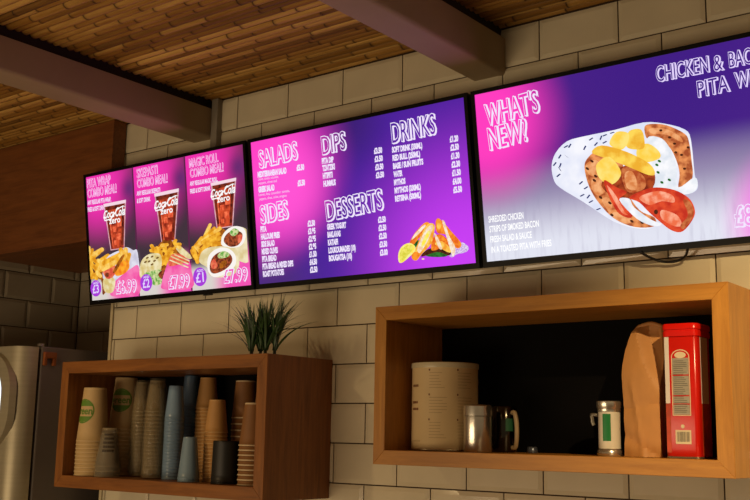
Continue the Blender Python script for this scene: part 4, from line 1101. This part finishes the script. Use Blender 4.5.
for t_, bl, br, cp in (('£6.99', (118, 293.6), (138.2, 291.6), 12.5), ('£7.99', (170.6, 288.8), (191.4, 286.4), 12.8), ('£7.99', (226, 283), (249.4, 280.2), 13.2)):
    s1.txt('price', t_, bl, br, cp, WH, bold=.012, mode='neon')
vio = em('lit_violet', 'a83cd8', 1)
for (cx, cy, rx, ry, t_) in ((97.9, 288.3, 5.4, 8.2, '£3'), (148.3, 282.6, 6, 8.6, '£2'), (202, 276.8, 6.8, 9.4, '£1')):
    pc = Pic(s1); pc.ell((cx, cy), rx, ry, vio); pc.done('price_badge', 'violet round badge')
    bm = bmesh.new(); s1.txt('', t_, (cx - rx * .55, cy + ry * .62), (cx + rx * .6, cy + ry * .5), ry * 1.0, None, bold=.02, bm=bm)
    s1.txt('', 'ADD', (cx - rx * .5, cy - ry * .48), (cx + rx * .5, cy - ry * .58), ry * .26, None, bold=.03, bm=bm)
    tobj('badge_text', bm, [WHP], s1.d, recalc=False)
# infrared sensor under the left screen
bm = bmesh.new(); box(bm, .50, .53, -.0175, -.0125, -.012, 0, bev=.002); tobj('sensor', bm, M_black, s1.e)
# cable loop under the right screen
pts = [at(640, 252, -.05), at(650, 257.5, -.035), at(660, 261, -.02), at(670, 262, -.018), at(680, 260, -.02), at(686, 255, -.03), at(688, 247, -.042)]
bm = bmesh.new(); tube(bm, spline(pts, 6), .0028, 8)
tag(tobj('power_cable', bm, M_black, smooth=True), 'black cable loop hanging below the right menu screen', 'cable')

# ============================================================ LIGHT
w = bpy.data.worlds.new('room_light'); SC.world = w; w.use_nodes = True
w.node_tree.nodes['Background'].inputs[0].default_value = (1.0, .72, .42, 1); w.node_tree.nodes['Background'].inputs[1].default_value = .16
def spot(loc, target, power, size, blend, rad, col):
    l = bpy.data.lights.new('ceiling_spot', 'SPOT'); l.energy = power; l.spot_size = math.radians(size); l.spot_blend = blend; l.shadow_soft_size = rad; l.color = col
    o = bpy.data.objects.new('ceiling_spot', l); COL.objects.link(o); o.location = loc
    o.rotation_euler = (Vector(target) - Vector(loc)).to_track_quat('-Z', 'Y').to_euler()
    return o
WARM = (1, .71, .36)
spot((1.95, -1.4, .0), (1.42, 0, -1.02), 128, 57, .75, .015, WARM)
spot((-.75, -1.55, .04), (-.45, 0, -.95), 17, 62, 1, .03, WARM)
def area(loc, target, power, sx, sy, col):
    l = bpy.data.lights.new('room_glow', 'AREA'); l.shape = 'RECTANGLE'; l.size = sx; l.size_y = sy; l.energy = power; l.color = col
    o = bpy.data.objects.new('room_glow', l); COL.objects.link(o); o.location = loc
    o.rotation_euler = (Vector(target) - Vector(loc)).to_track_quat('-Z', 'Y').to_euler()
area((-.6, -3.2, -1.7), (-.3, -.6, .1), 34, 2.2, 1.0, (1, .74, .46))
vs = SC.view_settings; vs.view_transform = 'Standard'; vs.look = 'None'; vs.gamma = 1; vs.exposure = 0; vs.use_curve_mapping = False
